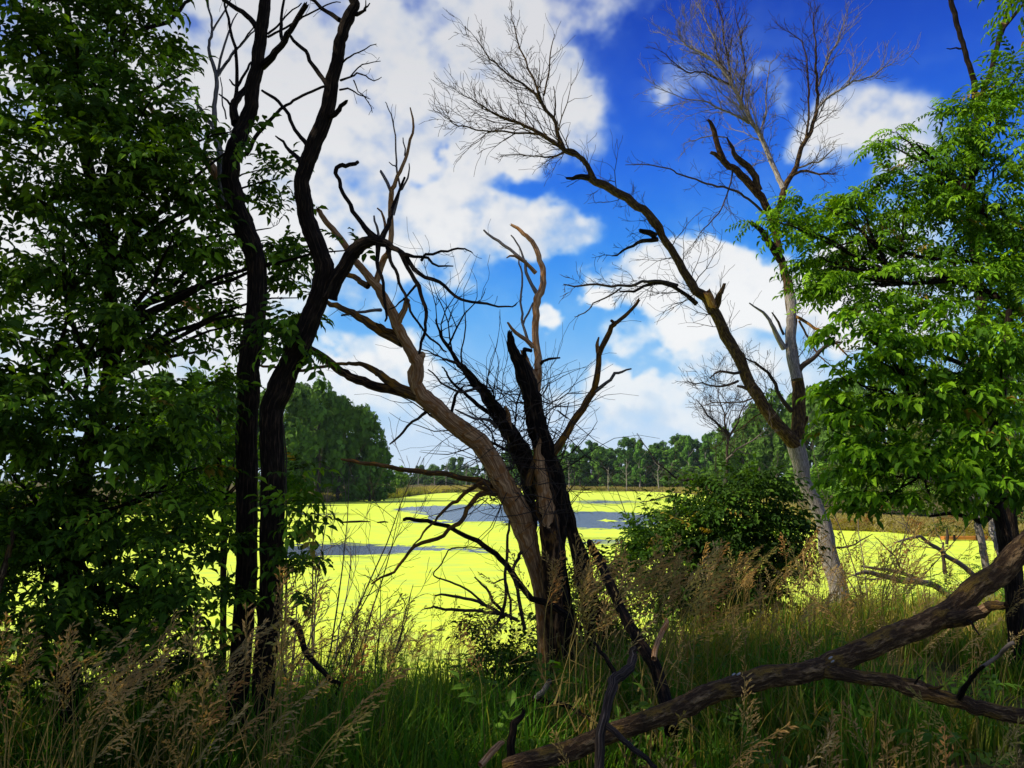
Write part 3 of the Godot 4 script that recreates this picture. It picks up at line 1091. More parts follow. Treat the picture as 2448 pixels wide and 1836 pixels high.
func _twin_trunk() -> void:
	var t := tree("twin_trunk_tree", "dark dead tree with two tall trunks side by side at left, bare crown", "dead tree", 578, 1830, 5.3)
	var m: Material = M.dark
	# the left trunk, from the ground to beyond the top of the picture
	limb(t, "trunk", "D", [1520, 3250, 140, 1550, 2700, 135, 1588, 2250, 132, 1600, 1659, 135, 1602, 1200, 138, 1606, 950, 142, 1612, 780, 140, 1640, 520, 140, 1662, 300, 130, 1655, 0, 128, 1590, -160, 138, 1525, -330, 132, 1500, -480, 118, 1508, -640, 112, 1550, -790, 112, 1620, -930, 98, 1652, -1180, 88, 1690, -1460, 84, 1722, -1680, 78, 1745, -1900, 66], 0.15, m, {"sides": 20, "sink": 0.25, "d": 5.3, "amp": 0.09, "step": 10.0})
	# the right trunk leans away to the right above the crotch
	limb(t, "trunk", "D", [1710, 3250, 130, 1712, 2700, 140, 1755, 2250, 150, 1765, 1659, 155, 1762, 1200, 150, 1765, 1000, 150, 1815, 850, 165, 1885, 680, 150, 1950, 560, 145, 2010, 400, 135, 2070, 230, 130, 2105, 100, 128, 2082, 0, 118, 2010, -180, 118, 1968, -330, 110, 1962, -450, 104, 1995, -620, 106, 2065, -800, 108, 2135, -1040, 96, 2175, -1240, 84, 2215, -1410, 78, 2255, -1540, 84, 2302, -1640, 62], -0.25, m, {"sides": 20, "sink": 0.25, "d": 5.22, "amp": 0.1, "step": 10.0, "broken": 1.2})
	# low on the left trunk the bark has come away
	limb(t, "branch", "E", [-85, 270, 120, -40, 160, 100, 20, 70, 92, 70, -20, 95, 125, -62, 92, 180, -98, 84, 250, -92, 60, 330, -55, 38, 420, 10, 31, 500, 110, 28, 640, 175, 24, 740, 258, 21, 850, 296, 18, 980, 322, 14, 1090, 330, 11, 1140, 308, 7], -0.5, m, {"sides": 10, "twigs": [9, 0.16, 0.45, 1, 0.03, 0.9]})
	limb(t, "branch", "B", [240, 1565, 60, 150, 1475, 36, 90, 1400, 32, 40, 1300, 28, 5, 1220, 26, -25, 1140, 26, -30, 1085, 30, 30, 1074, 30, 105, 1052, 24], 0.3, m, {"sides": 8})
	limb(t, "branch", "B", [250, 1560, 44, 295, 1480, 34, 320, 1400, 26, 340, 1330, 22, 410, 1150, 15], 0.2, m, {"sides": 8})
	limb(t, "branch", "E", [380, -30, 36, 430, 70, 30, 500, 200, 30, 545, 330, 26, 545, 440, 20, 520, 560, 20, 505, 640, 14], -0.3, m, {"sides": 8, "twigs": [7, 0.22, 0.3, 1, -0.08, 0.7]})
	limb(t, "branch", "E", [240, -90, 40, 235, 40, 26, 270, 180, 22, 290, 330, 20, 285, 420, 12], -0.2, m, {"sides": 7})
	limb(t, "branch", "E", [300, -60, 36, 320, 30, 24, 360, 130, 22, 410, 250, 20, 450, 360, 17, 520, 470, 15, 600, 560, 14, 680, 620, 10], -0.4, m, {"sides": 7, "twigs": [7, 0.2, 0.2, 1, -0.05, 0.8]})
	limb(t, "branch", "E", [395, -10, 36, 470, 0, 22, 560, 20, 18, 630, 68, 15, 720, 64, 8], -0.3, m, {"sides": 7, "twigs": [5, 0.12, 0.2, 1, 0.1, 0.8]})
	limb(t, "branch", "B", [520, 1690, 20, 545, 1650, 20, 640, 1635, 18, 720, 1622, 15, 790, 1610, 13, 820, 1615, 10, 848, 1645, 7], -0.1, m, {"sides": 7, "twigs": [6, 0.14, 0.15, 1, 0.08, 0.8]})
	limb(t, "branch", "E", [500, 175, 24, 440, 235, 16, 380, 300, 12, 320, 350, 8], 0.2, m, {"sides": 6})
	# the fork of the left trunk and its upright whips
	limb(t, "branch", "A", [1530, 800, 70, 1516, 700, 56, 1560, 620, 46, 1605, 540, 42, 1650, 420, 34], 0.2, m, {"sides": 9})
	limb(t, "branch", "A", [1516, 700, 36, 1536, 560, 26, 1534, 350, 22, 1492, 200, 20, 1458, 30, 15, 1450, -60, 12], 0.3, m, {"sides": 7, "twigs": [5, 0.22, 0.25, 1, 0.08, 0.5]})
	limb(t, "branch", "A", [1540, 560, 20, 1590, 470, 18, 1630, 400, 14], 0.2, m, {"sides": 6})
	limb(t, "branch", "A", [1500, 690, 20, 1470, 650, 16, 1425, 606, 10], 0.1, m, {"sides": 6})
	limb(t, "branch", "A", [1535, 555, 16, 1510, 540, 14, 1488, 512, 9], 0.1, m, {"sides": 6})
	limb(t, "branch", "A", [1700, 430, 56, 1745, 385, 52, 1790, 335, 48, 1850, 262, 44, 1885, 190, 38, 1930, 110, 38, 1985, 45, 36], -0.3, m, {"sides": 10, "broken": 1.0})
	limb(t, "branch", "A", [1835, 265, 30, 1816, 200, 24, 1824, 100, 20, 1846, -20, 16], 0.1, m, {"sides": 7})
	limb(t, "branch", "A", [1735, 220, 18, 1800, 160, 15, 1870, 90, 12, 1950, 30, 8], -0.1, m, {"sides": 6, "twigs": [3, 0.14, 0.3, 1, 0.02, 0.6]})
	limb(t, "branch", "A", [1735, 240, 18, 1850, 180, 15, 1960, 110, 13, 2090, 45, 11, 2200, 10, 7], -0.2, m, {"sides": 6, "twigs": [4, 0.16, 0.3, 1, 0.0, 0.6]})
	limb(t, "branch", "A", [1660, 175, 40, 1620, 120, 36, 1570, 75, 34, 1500, 30, 30, 1440, -5, 26], 0.2, m, {"sides": 8, "twigs": [3, 0.2, 0.3, 1, 0.05, 0.7]})
	limb(t, "branch", "A", [1650, 170, 10, 1580, 260, 10, 1500, 360, 10, 1430, 440, 9], 0.5, m, {"sides": 5})
	# a paler stem that stands a little behind, leaning left
	limb(t, "branch", "A", [1450, 1330, 80, 1440, 1150, 62, 1420, 980, 46, 1388, 830, 38, 1400, 640, 30, 1404, 500, 28, 1365, 380, 24, 1358, 290, 20, 1378, 190, 18, 1360, 80, 14, 1350, -40, 12], 0.5, M.grey, {"sides": 9, "d": 5.6, "twigs": [4, 0.2, 0.5, 1, 0.05, 0.6]})
	limb(t, "branch", "A", [1402, 500, 24, 1460, 410, 20, 1530, 330, 16, 1600, 240, 13, 1650, 190, 9], 0.2, M.grey, {"sides": 7})
	limb(t, "branch", "A", [1410, 480, 20, 1440, 330, 16, 1480, 220, 13, 1510, 130, 10, 1535, 80, 7], 0.3, M.grey, {"sides": 6})
	limb(t, "branch", "A", [1380, 195, 16, 1430, 120, 13, 1480, 30, 10, 1500, -30, 8], 0.1, M.grey, {"sides": 6})
	limb(t, "branch", "A", [1388, 830, 32, 1340, 770, 27, 1300, 710, 22, 1268, 650, 14], 0.2, M.grey, {"sides": 7})
	limb(t, "branch", "A", [1465, 770, 12, 1440, 650, 10, 1435, 500, 7], 0.1, M.grey, {"sides": 5})
	limb(t, "branch", "A", [1440, 1330, 90, 1400, 1130, 66, 1320, 1020, 56, 1240, 935, 52, 1140, 850, 46, 1040, 770, 42, 960, 690, 36, 860, 560, 30, 800, 440, 26], 0.4, M.pale, {"sides": 9, "d": 5.7})
	# branches of the right trunk
	limb(t, "branch", "A", [2000, 950, 34, 1950, 890, 28, 1900, 810, 25, 1855, 710, 24, 1780, 632, 22, 1700, 580, 16], 0.2, m, {"sides": 8})
	limb(t, "branch", "A", [2115, 545, 34, 2070, 480, 30, 2010, 390, 27, 1950, 310, 25, 1890, 238, 20], 0.2, m, {"sides": 8, "broken": 0.8})
	limb(t, "branch", "A", [1960, 1080, 40, 1930, 1030, 32, 1880, 980, 24, 1830, 920, 18, 1782, 878, 9], 0.2, m, {"sides": 8})
	limb(t, "branch", "A", [2100, 560, 18, 2020, 590, 18, 1930, 640, 18, 1850, 692, 20, 1760, 760, 24, 1700, 830, 26, 1640, 920, 30, 1585, 1010, 36], 0.3, m, {"sides": 7, "twigs": [3, 0.1, 0.2, 1, 0.05, 0.9]})
	limb(t, "branch", "A", [2100, 775, 50, 2175, 732, 36, 2215, 692, 30, 2245, 655, 24], -0.1, m, {"sides": 8, "broken": 1.5})
	limb(t, "branch", "B", [95, 95, 30, 130, 75, 22, 160, 55, 16, 190, 22, 8], -0.1, m, {"sides": 6})
	limb(t, "branch", "B", [155, 72, 14, 155, 45, 12, 152, 8, 7], 0.0, m, {"sides": 5})
	limb(t, "branch", "A", [2200, 130, 36, 2150, 95, 30, 2080, 50, 26, 2000, -10, 20], 0.1, m, {"sides": 7, "twigs": [3, 0.15, 0.3, 1, 0.05, 0.7]})
	for q: Array in [[0, 415, 16, 30, 380, 14, 80, 345, 11, 150, 315, 9, 220, 290, 6], [-5, 520, 18, 50, 500, 15, 100, 482, 12, 160, 495, 10, 205, 520, 8, 255, 502, 5], [60, 495, 12, 100, 445, 10, 160, 415, 8, 250, 396, 5], [-10, 582, 16, 40, 575, 13, 90, 592, 10, 140, 620, 8, 185, 642, 5], [80, 520, 10, 110, 590, 8, 170, 650, 7, 205, 730, 4]]:
		limb(t, "twig_branch", "B", q, -0.25, m, {"sides": 5, "twigs": [4, 0.13, 0.3, 1, 0.0, 0.7]})
	# what is left of a lower limb, far right of the twin trunks
	limb(t, "branch", "G", [1870, 700, 46, 1930, 750, 44, 1960, 830, 42, 1985, 920, 38, 2060, 1010, 34, 2130, 1070, 30, 2200, 1110, 22], -0.5, m, {"sides": 8, "d": 5.15, "twigs": [6, 0.3, 0.3, 2, 0.05, 0.8]})


func _leaning_dead_tree() -> void:
	var t := tree("leaning_dead_tree", "shattered dead tree at centre with a long barkless trunk leaning left", "dead tree", 1321, 1722, 7.3)
	# the smooth trunk that leans left and forks
	limb(t, "trunk", "E", [1345, 2900, 90, 1318, 2500, 95, 1300, 2250, 92, 1270, 2060, 100, 1225, 1900, 122, 1180, 1759, 148, 1140, 1640, 152, 1075, 1520, 145, 1010, 1390, 132, 900, 1225, 128, 815, 1145, 124, 735, 1090, 118, 610, 985, 112, 530, 915, 112, 492, 850, 92, 490, 720, 80, 465, 640, 76, 395, 515, 70, 335, 390, 72, 262, 240, 66, 165, 120, 52, 85, 25, 46, -20, -130, 42, -110, -240, 36, -155, -305, 28], -0.9, M.pale, {"sides": 22, "sink": 0.3, "d": 7.35, "amp": 0.07, "step": 9.0, "broken": 0.4})
	limb(t, "branch", "E", [505, 900, 90, 470, 760, 88, 505, 655, 66, 505, 645, 40], -0.05, M.pale, {"sides": 12, "amp": 0.1})
	limb(t, "branch", "E", [500, 905, 86, 400, 868, 66, 330, 825, 60, 270, 782, 54, 215, 742, 46, 145, 706, 32, 70, 695, 25, 0, 696, 22, -120, 715, 20, -250, 735, 20, -400, 725, 18, -530, 712, 16], 0.3, M.moss, {"sides": 12, "twigs": [4, 0.2, 0.3, 1, 0.08, 0.9]})
	limb(t, "branch", "E", [510, 915, 80, 420, 886, 66, 300, 862, 62, 180, 830, 62, 80, 788, 58, 0, 750, 54, -100, 675, 52, -200, 605, 54, -360, 520, 54, -520, 460, 52, -660, 420, 48, -800, 440, 42, -870, 440, 36], 0.5, M.crack, {"sides": 12, "twigs": [5, 0.25, 0.1, 1, -0.05, 0.9]})
	limb(t, "branch", "E", [-800, 440, 66, -900, 360, 60, -1000, 310, 46, -1090, 260, 38, -1200, 180, 30], 0.4, M.pale, {"sides": 10})
	limb(t, "branch", "E", [395, 560, 66, 340, 528, 62, 260, 490, 58, 190, 440, 56, 110, 392, 52, 40, 355, 44, -40, 318, 38, -90, 300, 26], 0.3, M.moss, {"sides": 12, "broken": 0.5, "amp": 0.14, "twigs": [4, 0.3, 0.5, 1, 0.05, 0.9]})
	limb(t, "stub", "E", [345, 515, 44, 290, 480, 40, 238, 450, 26], -0.05, M.moss, {"sides": 9, "broken": 1.2})
	limb(t, "branch", "E", [175, 195, 46, 120, 165, 38, 80, 140, 36, 20, 112, 32], 0.2, M.moss, {"sides": 9, "broken": 0.6})
	limb(t, "branch", "E", [375, 425, 44, 395, 380, 42, 428, 305, 38, 414, 272, 26], -0.1, M.pale, {"sides": 9, "broken": 1.0})
	limb(t, "branch", "E", [215, 205, 46, 245, 110, 44, 280, 10, 42, 310, -40, 38, 325, -200, 36, 322, -400, 34, 350, -480, 28, 400, -580, 24, 440, -710, 20, 465, -840, 16, 448, -970, 8], -0.4, M.pale, {"sides": 9, "jit": 1.5})
	limb(t, "branch", "E", [322, -420, 26, 295, -480, 24, 263, -550, 18], 0.1, M.grey, {"sides": 7, "broken": 0.8})
	limb(t, "branch", "E", [335, -265, 24, 378, -415, 18, 390, -440, 16, 430, -500, 14, 446, -600, 7], -0.1, M.grey, {"sides": 6})
	limb(t, "branch", "E", [384, -425, 16, 356, -580, 13, 346, -730, 11, 320, -910, 9, 288, -1000, 5], 0.1, M.grey, {"sides": 6, "twigs": [3, 0.3, 0.3, 1, 0.05, 0.6]})
	limb(t, "branch", "E", [358, -575, 10, 335, -590, 9, 310, -610, 6], 0.0, M.grey, {"sides": 5})
	limb(t, "branch", "E", [410, -650, 12, 402, -770, 7], 0.0, M.grey, {"sides": 5})
	limb(t, "branch", "E", [260, -100, 26, 285, -180, 20, 278, -250, 18, 240, -310, 10], 0.1, M.pale, {"sides": 7})
	limb(t, "branch", "E", [240, -115, 20, 232, -190, 18, 218, -255, 12], 0.1, M.grey, {"sides": 6})
	limb(t, "branch", "E", [0, 385, 14, 70, 372, 18, 150, 362, 20, 262, 352, 26], 0.1, M.grey, {"sides": 6, "d": 7.0, "twigs": [4, 0.25, 0.0, 1, 0.08, 0.8]})
	# twig hanging below the fork, and the branches that reach left above the water
	limb(t, "branch", "E", [545, 1015, 24, 490, 1055, 18, 430, 1110, 18, 370, 1170, 16, 310, 1216, 10], 0.3, M.stick, {"sides": 7})
	limb(t, "branch", "E", [720, 1095, 24, 710, 1030, 20, 735, 950, 24, 762, 870, 16, 790, 840, 9], -0.1, M.char, {"sides": 7})
	limb(t, "branch", "E", [990, 1500, 60, 950, 1478, 46, 860, 1448, 38, 700, 1420, 34, 560, 1398, 34, 430, 1384, 32, 250, 1360, 28, 120, 1335, 24, -5, 1312, 14], 0.7, M.moss, {"sides": 10, "twigs": [3, 0.25, 0.4, 1, 0.05, 0.8]})
	limb(t, "branch", "E", [1000, 1535, 56, 950, 1530, 44, 890, 1550, 36, 840, 1610, 32, 800, 1680, 30, 760, 1730, 28, 700, 1780, 26, 620, 1830, 26, 530, 1860, 24, 460, 1890, 22, 410, 1960, 20, 340, 2040, 17, 195, 2125, 12], -0.4, M.moss, {"sides": 9, "twigs": [4, 0.2, 0.3, 1, 0.0, 0.9]})
	limb(t, "branch", "E", [930, 1465, 36, 865, 1490, 28, 800, 1545, 26, 730, 1605, 22, 660, 1655, 20, 610, 1720, 16, 530, 1790, 14, 470, 1880, 8], -0.4, M.moss, {"sides": 8, "twigs": [4, 0.18, 0.2, 1, 0.0, 0.9]})
	limb(t, "branch", "E", [960, 1515, 34, 910, 1500, 26, 860, 1490, 14], -0.1, M.moss, {"sides": 7, "broken": 0.8})
	# the black snapped stem in the middle
	limb(t, "snag", "E", [1440, 2750, 100, 1430, 2400, 110, 1400, 2000, 110, 1400, 1659, 120, 1370, 1450, 140, 1310, 1250, 142, 1270, 1080, 128, 1230, 900, 122, 1185, 770, 112, 1140, 680, 86, 1108, 580, 60, 1088, 490, 28], -0.3, M.char, {"sides": 18, "d": 7.25, "amp": 0.2, "step": 9.0, "broken": 0.35, "sink": 0.3})
	limb(t, "stub", "E", [1180, 720, 60, 1172, 670, 40, 1185, 625, 24], -0.05, M.char, {"sides": 9, "broken": 0.8})
	# the torn limb leaning left, with sticks heaped on it
	limb(t, "snag", "E", [1300, 1560, 90, 1220, 1400, 120, 1150, 1250, 128, 1060, 1090, 104, 965, 945, 78, 885, 840, 58, 800, 738, 44, 730, 650, 30, 645, 520, 20, 612, 425, 10], -0.5, M.char, {"sides": 14, "d": 7.3, "amp": 0.28, "broken": 0.3, "twigs": [26, 1.2, 0.12, 2, 0.0, 0.75]})
	limb(t, "splinter", "E", [1130, 1240, 50, 1040, 1040, 40, 950, 890, 34, 870, 790, 24, 780, 710, 14], -0.7, M.char, {"sides": 8, "d": 7.1})
	limb(t, "splinter", "E", [1120, 1210, 46, 1000, 1060, 34, 850, 935, 26, 760, 860, 20, 690, 770, 14, 650, 720, 8], -0.6, M.char, {"sides": 8, "d": 7.15})
	limb(t, "splinter", "E", [1100, 1200, 40, 1085, 1060, 34, 1060, 985, 20], -0.2, M.pale, {"sides": 8, "d": 7.1, "broken": 0.6})
	limb(t, "splinter", "E", [1010, 1110, 34, 960, 1065, 24, 900, 1050, 18, 840, 1045, 16, 730, 1000, 10], -0.3, M.grey, {"sides": 7, "twigs": [5, 0.3, 0.2, 2, 0.1, 0.9]})
	limb(t, "splinter", "E", [900, 850, 22, 780, 880, 17, 650, 820, 13, 570, 740, 8], -0.4, M.stick, {"sides": 6})
	limb(t, "splinter", "E", [860, 790, 20, 740, 690, 14, 610, 640, 11, 520, 600, 7], -0.3, M.stick, {"sides": 6, "twigs": [4, 0.3, 0.2, 1, 0.03, 0.9]})
	limb(t, "splinter", "E", [780, 700, 14, 775, 600, 11, 800, 500, 10, 800, 430, 9, 812, 350, 5], -0.2, M.stick, {"sides": 6})
	# the splintered, cracked trunk in front
	limb(t, "trunk", "E", [1360, 3080, 70, 1370, 2760, 92, 1382, 2520, 112, 1376, 2260, 128, 1352, 1960, 130, 1345, 1720, 132, 1330, 1640, 134, 1315, 1540, 126, 1292, 1400, 96, 1275, 1280, 52, 1284, 1185, 14], 0.05, M.crack, {"sides": 20, "d": 7.0, "amp": 0.18, "step": 9.0, "sink": 0.3})
	limb(t, "splinter", "E", [1340, 1760, 60, 1328, 1640, 104, 1312, 1500, 92, 1290, 1390, 70, 1278, 1280, 42, 1284, 1182, 10], -0.05, M.pale, {"sides": 12, "d": 6.98, "amp": 0.3})
	limb(t, "splinter", "E", [1215, 1490, 44, 1225, 1430, 50, 1260, 1330, 40, 1250, 1240, 20], 0.0, M.moss, {"sides": 9, "d": 7.0, "amp": 0.25})
	# more dark stems at the right of the stump, down to the ground
	limb(t, "trunk", "E", [1610, 2420, 74, 1570, 2150, 78, 1520, 1900, 80, 1480, 1720, 88, 1430, 1560, 96, 1385, 1420, 90, 1340, 1290, 80], 0.1, M.char, {"sides": 14, "d": 7.5, "amp": 0.15, "sink": 0.5})
	limb(t, "trunk", "E", [1700, 2500, 46, 1640, 2200, 50, 1590, 1990, 50, 1540, 1860, 44, 1500, 1740, 36, 1470, 1660, 26], 0.2, M.char, {"sides": 9, "d": 7.7, "sink": 0.5})
	limb(t, "trunk", "E", [1500, 2400, 50, 1440, 2100, 56, 1430, 1850, 50, 1440, 1700, 40], 0.1, M.char, {"sides": 9, "d": 7.8, "sink": 0.6})
	limb(t, "trunk", "E", [1230, 1860, 60, 1235, 1700, 70, 1215, 1500, 80, 1180, 1350, 84], 0.0, M.char, {"sides": 10, "d": 7.6})
	# the pale upright stem behind the black one
	limb(t, "branch", "E", [1250, 960, 46, 1268, 850, 54, 1275, 700, 50, 1265, 560, 46, 1258, 380, 46, 1272, 275, 54, 1302, 200, 46, 1306, 110, 40, 1285, 30, 36, 1262, -40, 34, 1215, -110, 30, 1160, -160, 26, 1098, -205, 16], 0.4, M.pale, {"sides": 12, "d": 7.4, "broken": 0.6, "amp": 0.1})
	limb(t, "branch", "E", [1280, 255, 40, 1232, 190, 24, 1205, 110, 22, 1185, 40, 20, 1130, -10, 20, 1050, -70, 20, 980, -125, 18, 920, -165, 12], 0.1, M.grey, {"sides": 8, "twigs": [4, 0.25, 0.4, 1, 0.08, 0.7]})
	limb(t, "branch", "E", [1190, 40, 18, 1150, -60, 14, 1100, -130, 9], 0.1, M.grey, {"sides": 6})
	limb(t, "branch", "E", [1260, 110, 30, 1190, 40, 24, 1130, 5, 18, 1075, 8, 8], -0.2, M.pale, {"sides": 7})
	limb(t, "branch", "E", [1262, 810, 60, 1215, 725, 52, 1190, 660, 48, 1178, 615, 26], -0.1, M.pale, {"sides": 10, "broken": 0.6})
	limb(t, "branch", "E", [1245, 590, 36, 1195, 540, 30, 1140, 500, 26, 1086, 436, 14], -0.1, M.pale, {"sides": 8, "broken": 0.6})
	limb(t, "branch", "E", [1215, 565, 22, 1180, 440, 18, 1160, 350, 16, 1172, 200, 13, 1160, 80, 11, 1148, 20, 7], 0.1, M.grey, {"sides": 7, "twigs": [5, 0.28, 0.3, 1, 0.06, 0.7]})
	limb(t, "branch", "E", [1180, 440, 14, 1215, 370, 13, 1245, 310, 10], 0.0, M.grey, {"sides": 6})
	limb(t, "branch", "E", [1275, 720, 24, 1305, 680, 20, 1350, 665, 18, 1422, 658, 11], -0.1, M.char, {"sides": 7})
	limb(t, "stub", "E", [1185, 605, 26, 1205, 608, 26, 1234, 612, 20], -0.1, M.char, {"sides": 7})
	# the long bare limb to the right
	limb(t, "branch", "E", [1335, 1335, 64, 1400, 1240, 54, 1500, 1082, 48, 1595, 945, 46, 1640, 865, 44, 1652, 750, 40, 1690, 592, 37, 1752, 460, 34, 1790, 425, 26, 1860, 365, 24, 1935, 288, 19], -0.6, M.moss, {"sides": 11, "broken": 0.5, "twigs": [5, 0.3, 0.05, 1, 0.05, 0.9]})
	limb(t, "branch", "E", [1665, 628, 34, 1650, 580, 26, 1672, 536, 12], -0.1, M.pale, {"sides": 7})
	limb(t, "stub", "E", [1762, 445, 24, 1756, 432, 22, 1753, 424, 20], 0.0, M.moss, {"sides": 7})
	limb(t, "branch", "E", [1645, 875, 30, 1715, 825, 22, 1765, 765, 22, 1815, 758, 16, 1882, 730, 10], -0.2, M.grey, {"sides": 7})
	# the thin dark bough that arches out low to the left
	limb(t, "branch", "H", [1560, 760, 34, 1450, 660, 42, 1340, 595, 42, 1230, 555, 40, 1135, 430, 40, 1060, 330, 36, 965, 240, 36, 840, 168, 30, 700, 100, 28, 560, 62, 26, 470, 50, 24, 402, 48, 22], 0.3, M.char, {"sides": 10, "d": 6.7, "twigs": [9, 0.4, 0.1, 2, 0.05, 0.8]})
	for q: Array in [[1140, 700, 26, 1040, 660, 24, 940, 650, 20, 850, 640, 20, 720, 630, 20, 600, 615, 14, 540, 632, 9], [1060, 680, 26, 930, 600, 22, 800, 560, 20, 680, 540, 17, 606, 536, 9], [1050, 650, 22, 980, 570, 20, 940, 500, 16, 860, 432, 8], [930, 600, 18, 840, 520, 14, 740, 460, 13, 640, 430, 11, 595, 412, 9, 650, 330, 9, 690, 250, 9, 790, 230, 8, 930, 236, 7], [1005, 725, 22, 1060, 600, 22, 1066, 400, 20, 1075, 200, 18, 1092, 50, 13], [1190, 760, 26, 1150, 560, 24, 1110, 400, 20, 1150, 300, 24, 1165, 260, 20], [1100, 700, 18, 1085, 520, 16, 1050, 440, 12, 975, 460, 8]]:
		limb(t, "branch", "H", q, -0.2, M.stick, {"sides": 7, "d": 6.8, "twigs": [5, 0.3, 0.1, 1, 0.03, 0.9]})
	# the loose tangle of twigs about the stump
	var tangle := Geo.new()
	for k in 200:
		var q := at(816 + rng.randf_range(900, 1480) / ZOOM, 612 + rng.randf_range(850, 1650) / ZOOM, 7.1 + rng.randfn() * 0.25)
		twig(tangle, q - t.base, Vector3(rng.randfn(), rng.randfn() * 0.8 + 0.2, rng.randfn() * 0.5).normalized(), rng.randf_range(0.2, 1.0), 0.0045, 1 + int(rng.randf() < 0.35), -0.05 + rng.randf() * 0.12, 0.5)
	put(tangle.mesh(M.stick), "twigs", t.root, Transform3D.IDENTITY, true)


func _forked_dead_tree() -> void:
	var t := tree("forked_dead_tree", "tall grey dead tree forking low into two bare leaning stems, at right", "dead tree", 2010, 1432, 17.0)
	var m: Material = M.grey
	thinnest = 0.0041
	limb(t, "trunk", "I", [1020, 580, 130, 1000, 460, 112, 960, 320, 112, 925, 160, 104, 890, 20, 84, 850, -90, 84, 800, -160, 92, 765, -290, 104, 745, -400, 112, 735, -455, 120], 0.2, m, {"sides": 18, "sink": 0.6, "amp": 0.08, "d": 17.0})
	# the left stem with rough bark
	limb(t, "trunk", "F", [745, 1240, 100, 690, 1175, 92, 600, 1075, 84, 540, 995, 80, 470, 878, 76, 390, 738, 74, 312, 560, 76, 240, 425, 74, 170, 300, 72, 90, 215, 62, 0, 90, 56, -60, -10, 52, -130, -120, 50, -180, -205, 62, -260, -300, 56, -360, -370, 58, -470, -440, 56, -570, -485, 54, -620, -508, 44], -1.2, M.rind, {"sides": 14, "amp": 0.12, "twigs": [60, 1.3, 0.1, 2, 0.09, 0.9]})
	limb(t, "branch", "B", [1640, 1172, 40, 1605, 1095, 36, 1560, 1030, 34, 1500, 1000, 32, 1440, 965, 30, 1345, 905, 27, 1230, 832, 23, 1130, 790, 19, 1000, 738, 14, 880, 670, 10, 760, 608, 5], -0.8, M.rind, {"sides": 9, "twigs": [46, 1.5, 0.3, 2, 0.07, 0.5]})
	limb(t, "branch", "B", [1445, 970, 30, 1410, 880, 27, 1365, 765, 25, 1300, 680, 21, 1230, 590, 18, 1150, 530, 14, 1030, 440, 11, 930, 340, 8, 860, 225, 4], -0.3, M.rind, {"sides": 8, "twigs": [34, 1.3, 0.25, 2, 0.08, 0.5]})
	limb(t, "branch", "B", [1310, 690, 20, 1255, 540, 16, 1212, 430, 13, 1160, 320, 10, 1110, 112, 4], 0.3, M.rind, {"sides": 7, "twigs": [22, 1.0, 0.2, 2, 0.08, 0.5]})
	limb(t, "branch", "B", [1312, 620, 13, 1340, 480, 11, 1360, 350, 8, 1380, 220, 4], -0.2, M.rind, {"sides": 6, "twigs": [7, 0.7, 0.3, 1, 0.1, 0.6]})
	limb(t, "branch", "B", [1380, 780, 12, 1386, 680, 11, 1385, 560, 6], 0.1, M.rind, {"sides": 6})
	limb(t, "branch", "B", [1290, 870, 17, 1150, 862, 14, 1000, 855, 12, 850, 832, 10, 740, 812, 8, 670, 740, 4], -0.5, M.rind, {"sides": 7, "twigs": [24, 1.0, 0.2, 2, 0.04, 0.6]})
	limb(t, "branch", "B", [1560, 1045, 24, 1525, 985, 22, 1460, 970, 20, 1390, 1005, 14, 1280, 1015, 10, 1170, 1000, 7, 1040, 1010, 4], -0.3, M.rind, {"sides": 7, "twigs": [16, 0.9, 0.1, 2, 0.02, 0.7]})
	limb(t, "stub", "B", [1640, 1170, 50, 1590, 1150, 42, 1530, 1150, 34, 1470, 1155, 16], -0.2, M.char, {"sides": 9, "broken": 0.8, "twigs": [6, 0.5, 0.2, 1, 0.0, 0.6]})
	limb(t, "stub", "B", [2035, 1530, 50, 1990, 1505, 40, 1935, 1500, 26], -0.1, M.char, {"sides": 8, "broken": 0.8, "twigs": [4, 0.5, 0.2, 1, 0.0, 0.6]})
	limb(t, "branch", "B", [2050, 1550, 34, 1960, 1562, 26, 1890, 1590, 20, 1820, 1630, 14, 1760, 1660, 6], -0.3, M.char, {"sides": 7, "twigs": [9, 0.6, 0.2, 2, 0.0, 0.7]})
	limb(t, "branch", "E", [2300, 310, 34, 2212, 235, 26, 2110, 180, 24, 2000, 190, 22, 1900, 225, 17, 1800, 235, 10], -0.4, M.char, {"sides": 8, "twigs": [14, 1.0, 0.1, 2, -0.1, 0.6]})
	limb(t, "branch", "E", [2180, 190, 22, 2060, 162, 22, 1950, 172, 20, 1830, 195, 19, 1700, 195, 17, 1560, 188, 13, 1438, 190, 7], -0.6, M.stick, {"sides": 7, "twigs": [14, 0.8, 0.1, 2, -0.04, 0.6]})
	limb(t, "branch", "E", [1815, 205, 12, 1740, 255, 11, 1640, 305, 9, 1580, 360, 8, 1508, 398, 4], -0.2, M.stick, {"sides": 6, "twigs": [4, 0.4, 0.3, 1, 0.0, 0.7]})
	limb(t, "stub", "F", [195, 350, 74, 225, 300, 48, 238, 245, 36, 266, 192, 20], -0.2, M.rind, {"sides": 9, "broken": 0.6})
	limb(t, "stub", "F", [190, 345, 66, 192, 300, 56, 168, 240, 50], -0.25, M.pale, {"sides": 10, "broken": 0.7})
	# the right, smoother stem
	limb(t, "trunk", "F", [748, 1230, 96, 752, 1080, 92, 752, 900, 84, 742, 780, 78, 712, 650, 72, 700, 510, 66, 712, 380, 58, 695, 255, 70, 668, 130, 58, 640, 30, 50, 615, -60, 48, 600, -180, 50, 618, -300, 48, 645, -390, 46, 655, -445, 40], 0.7, M.rind, {"sides": 14, "amp": 0.06, "twigs": [16, 1.0, 0.1, 2, 0.06, 0.9]})
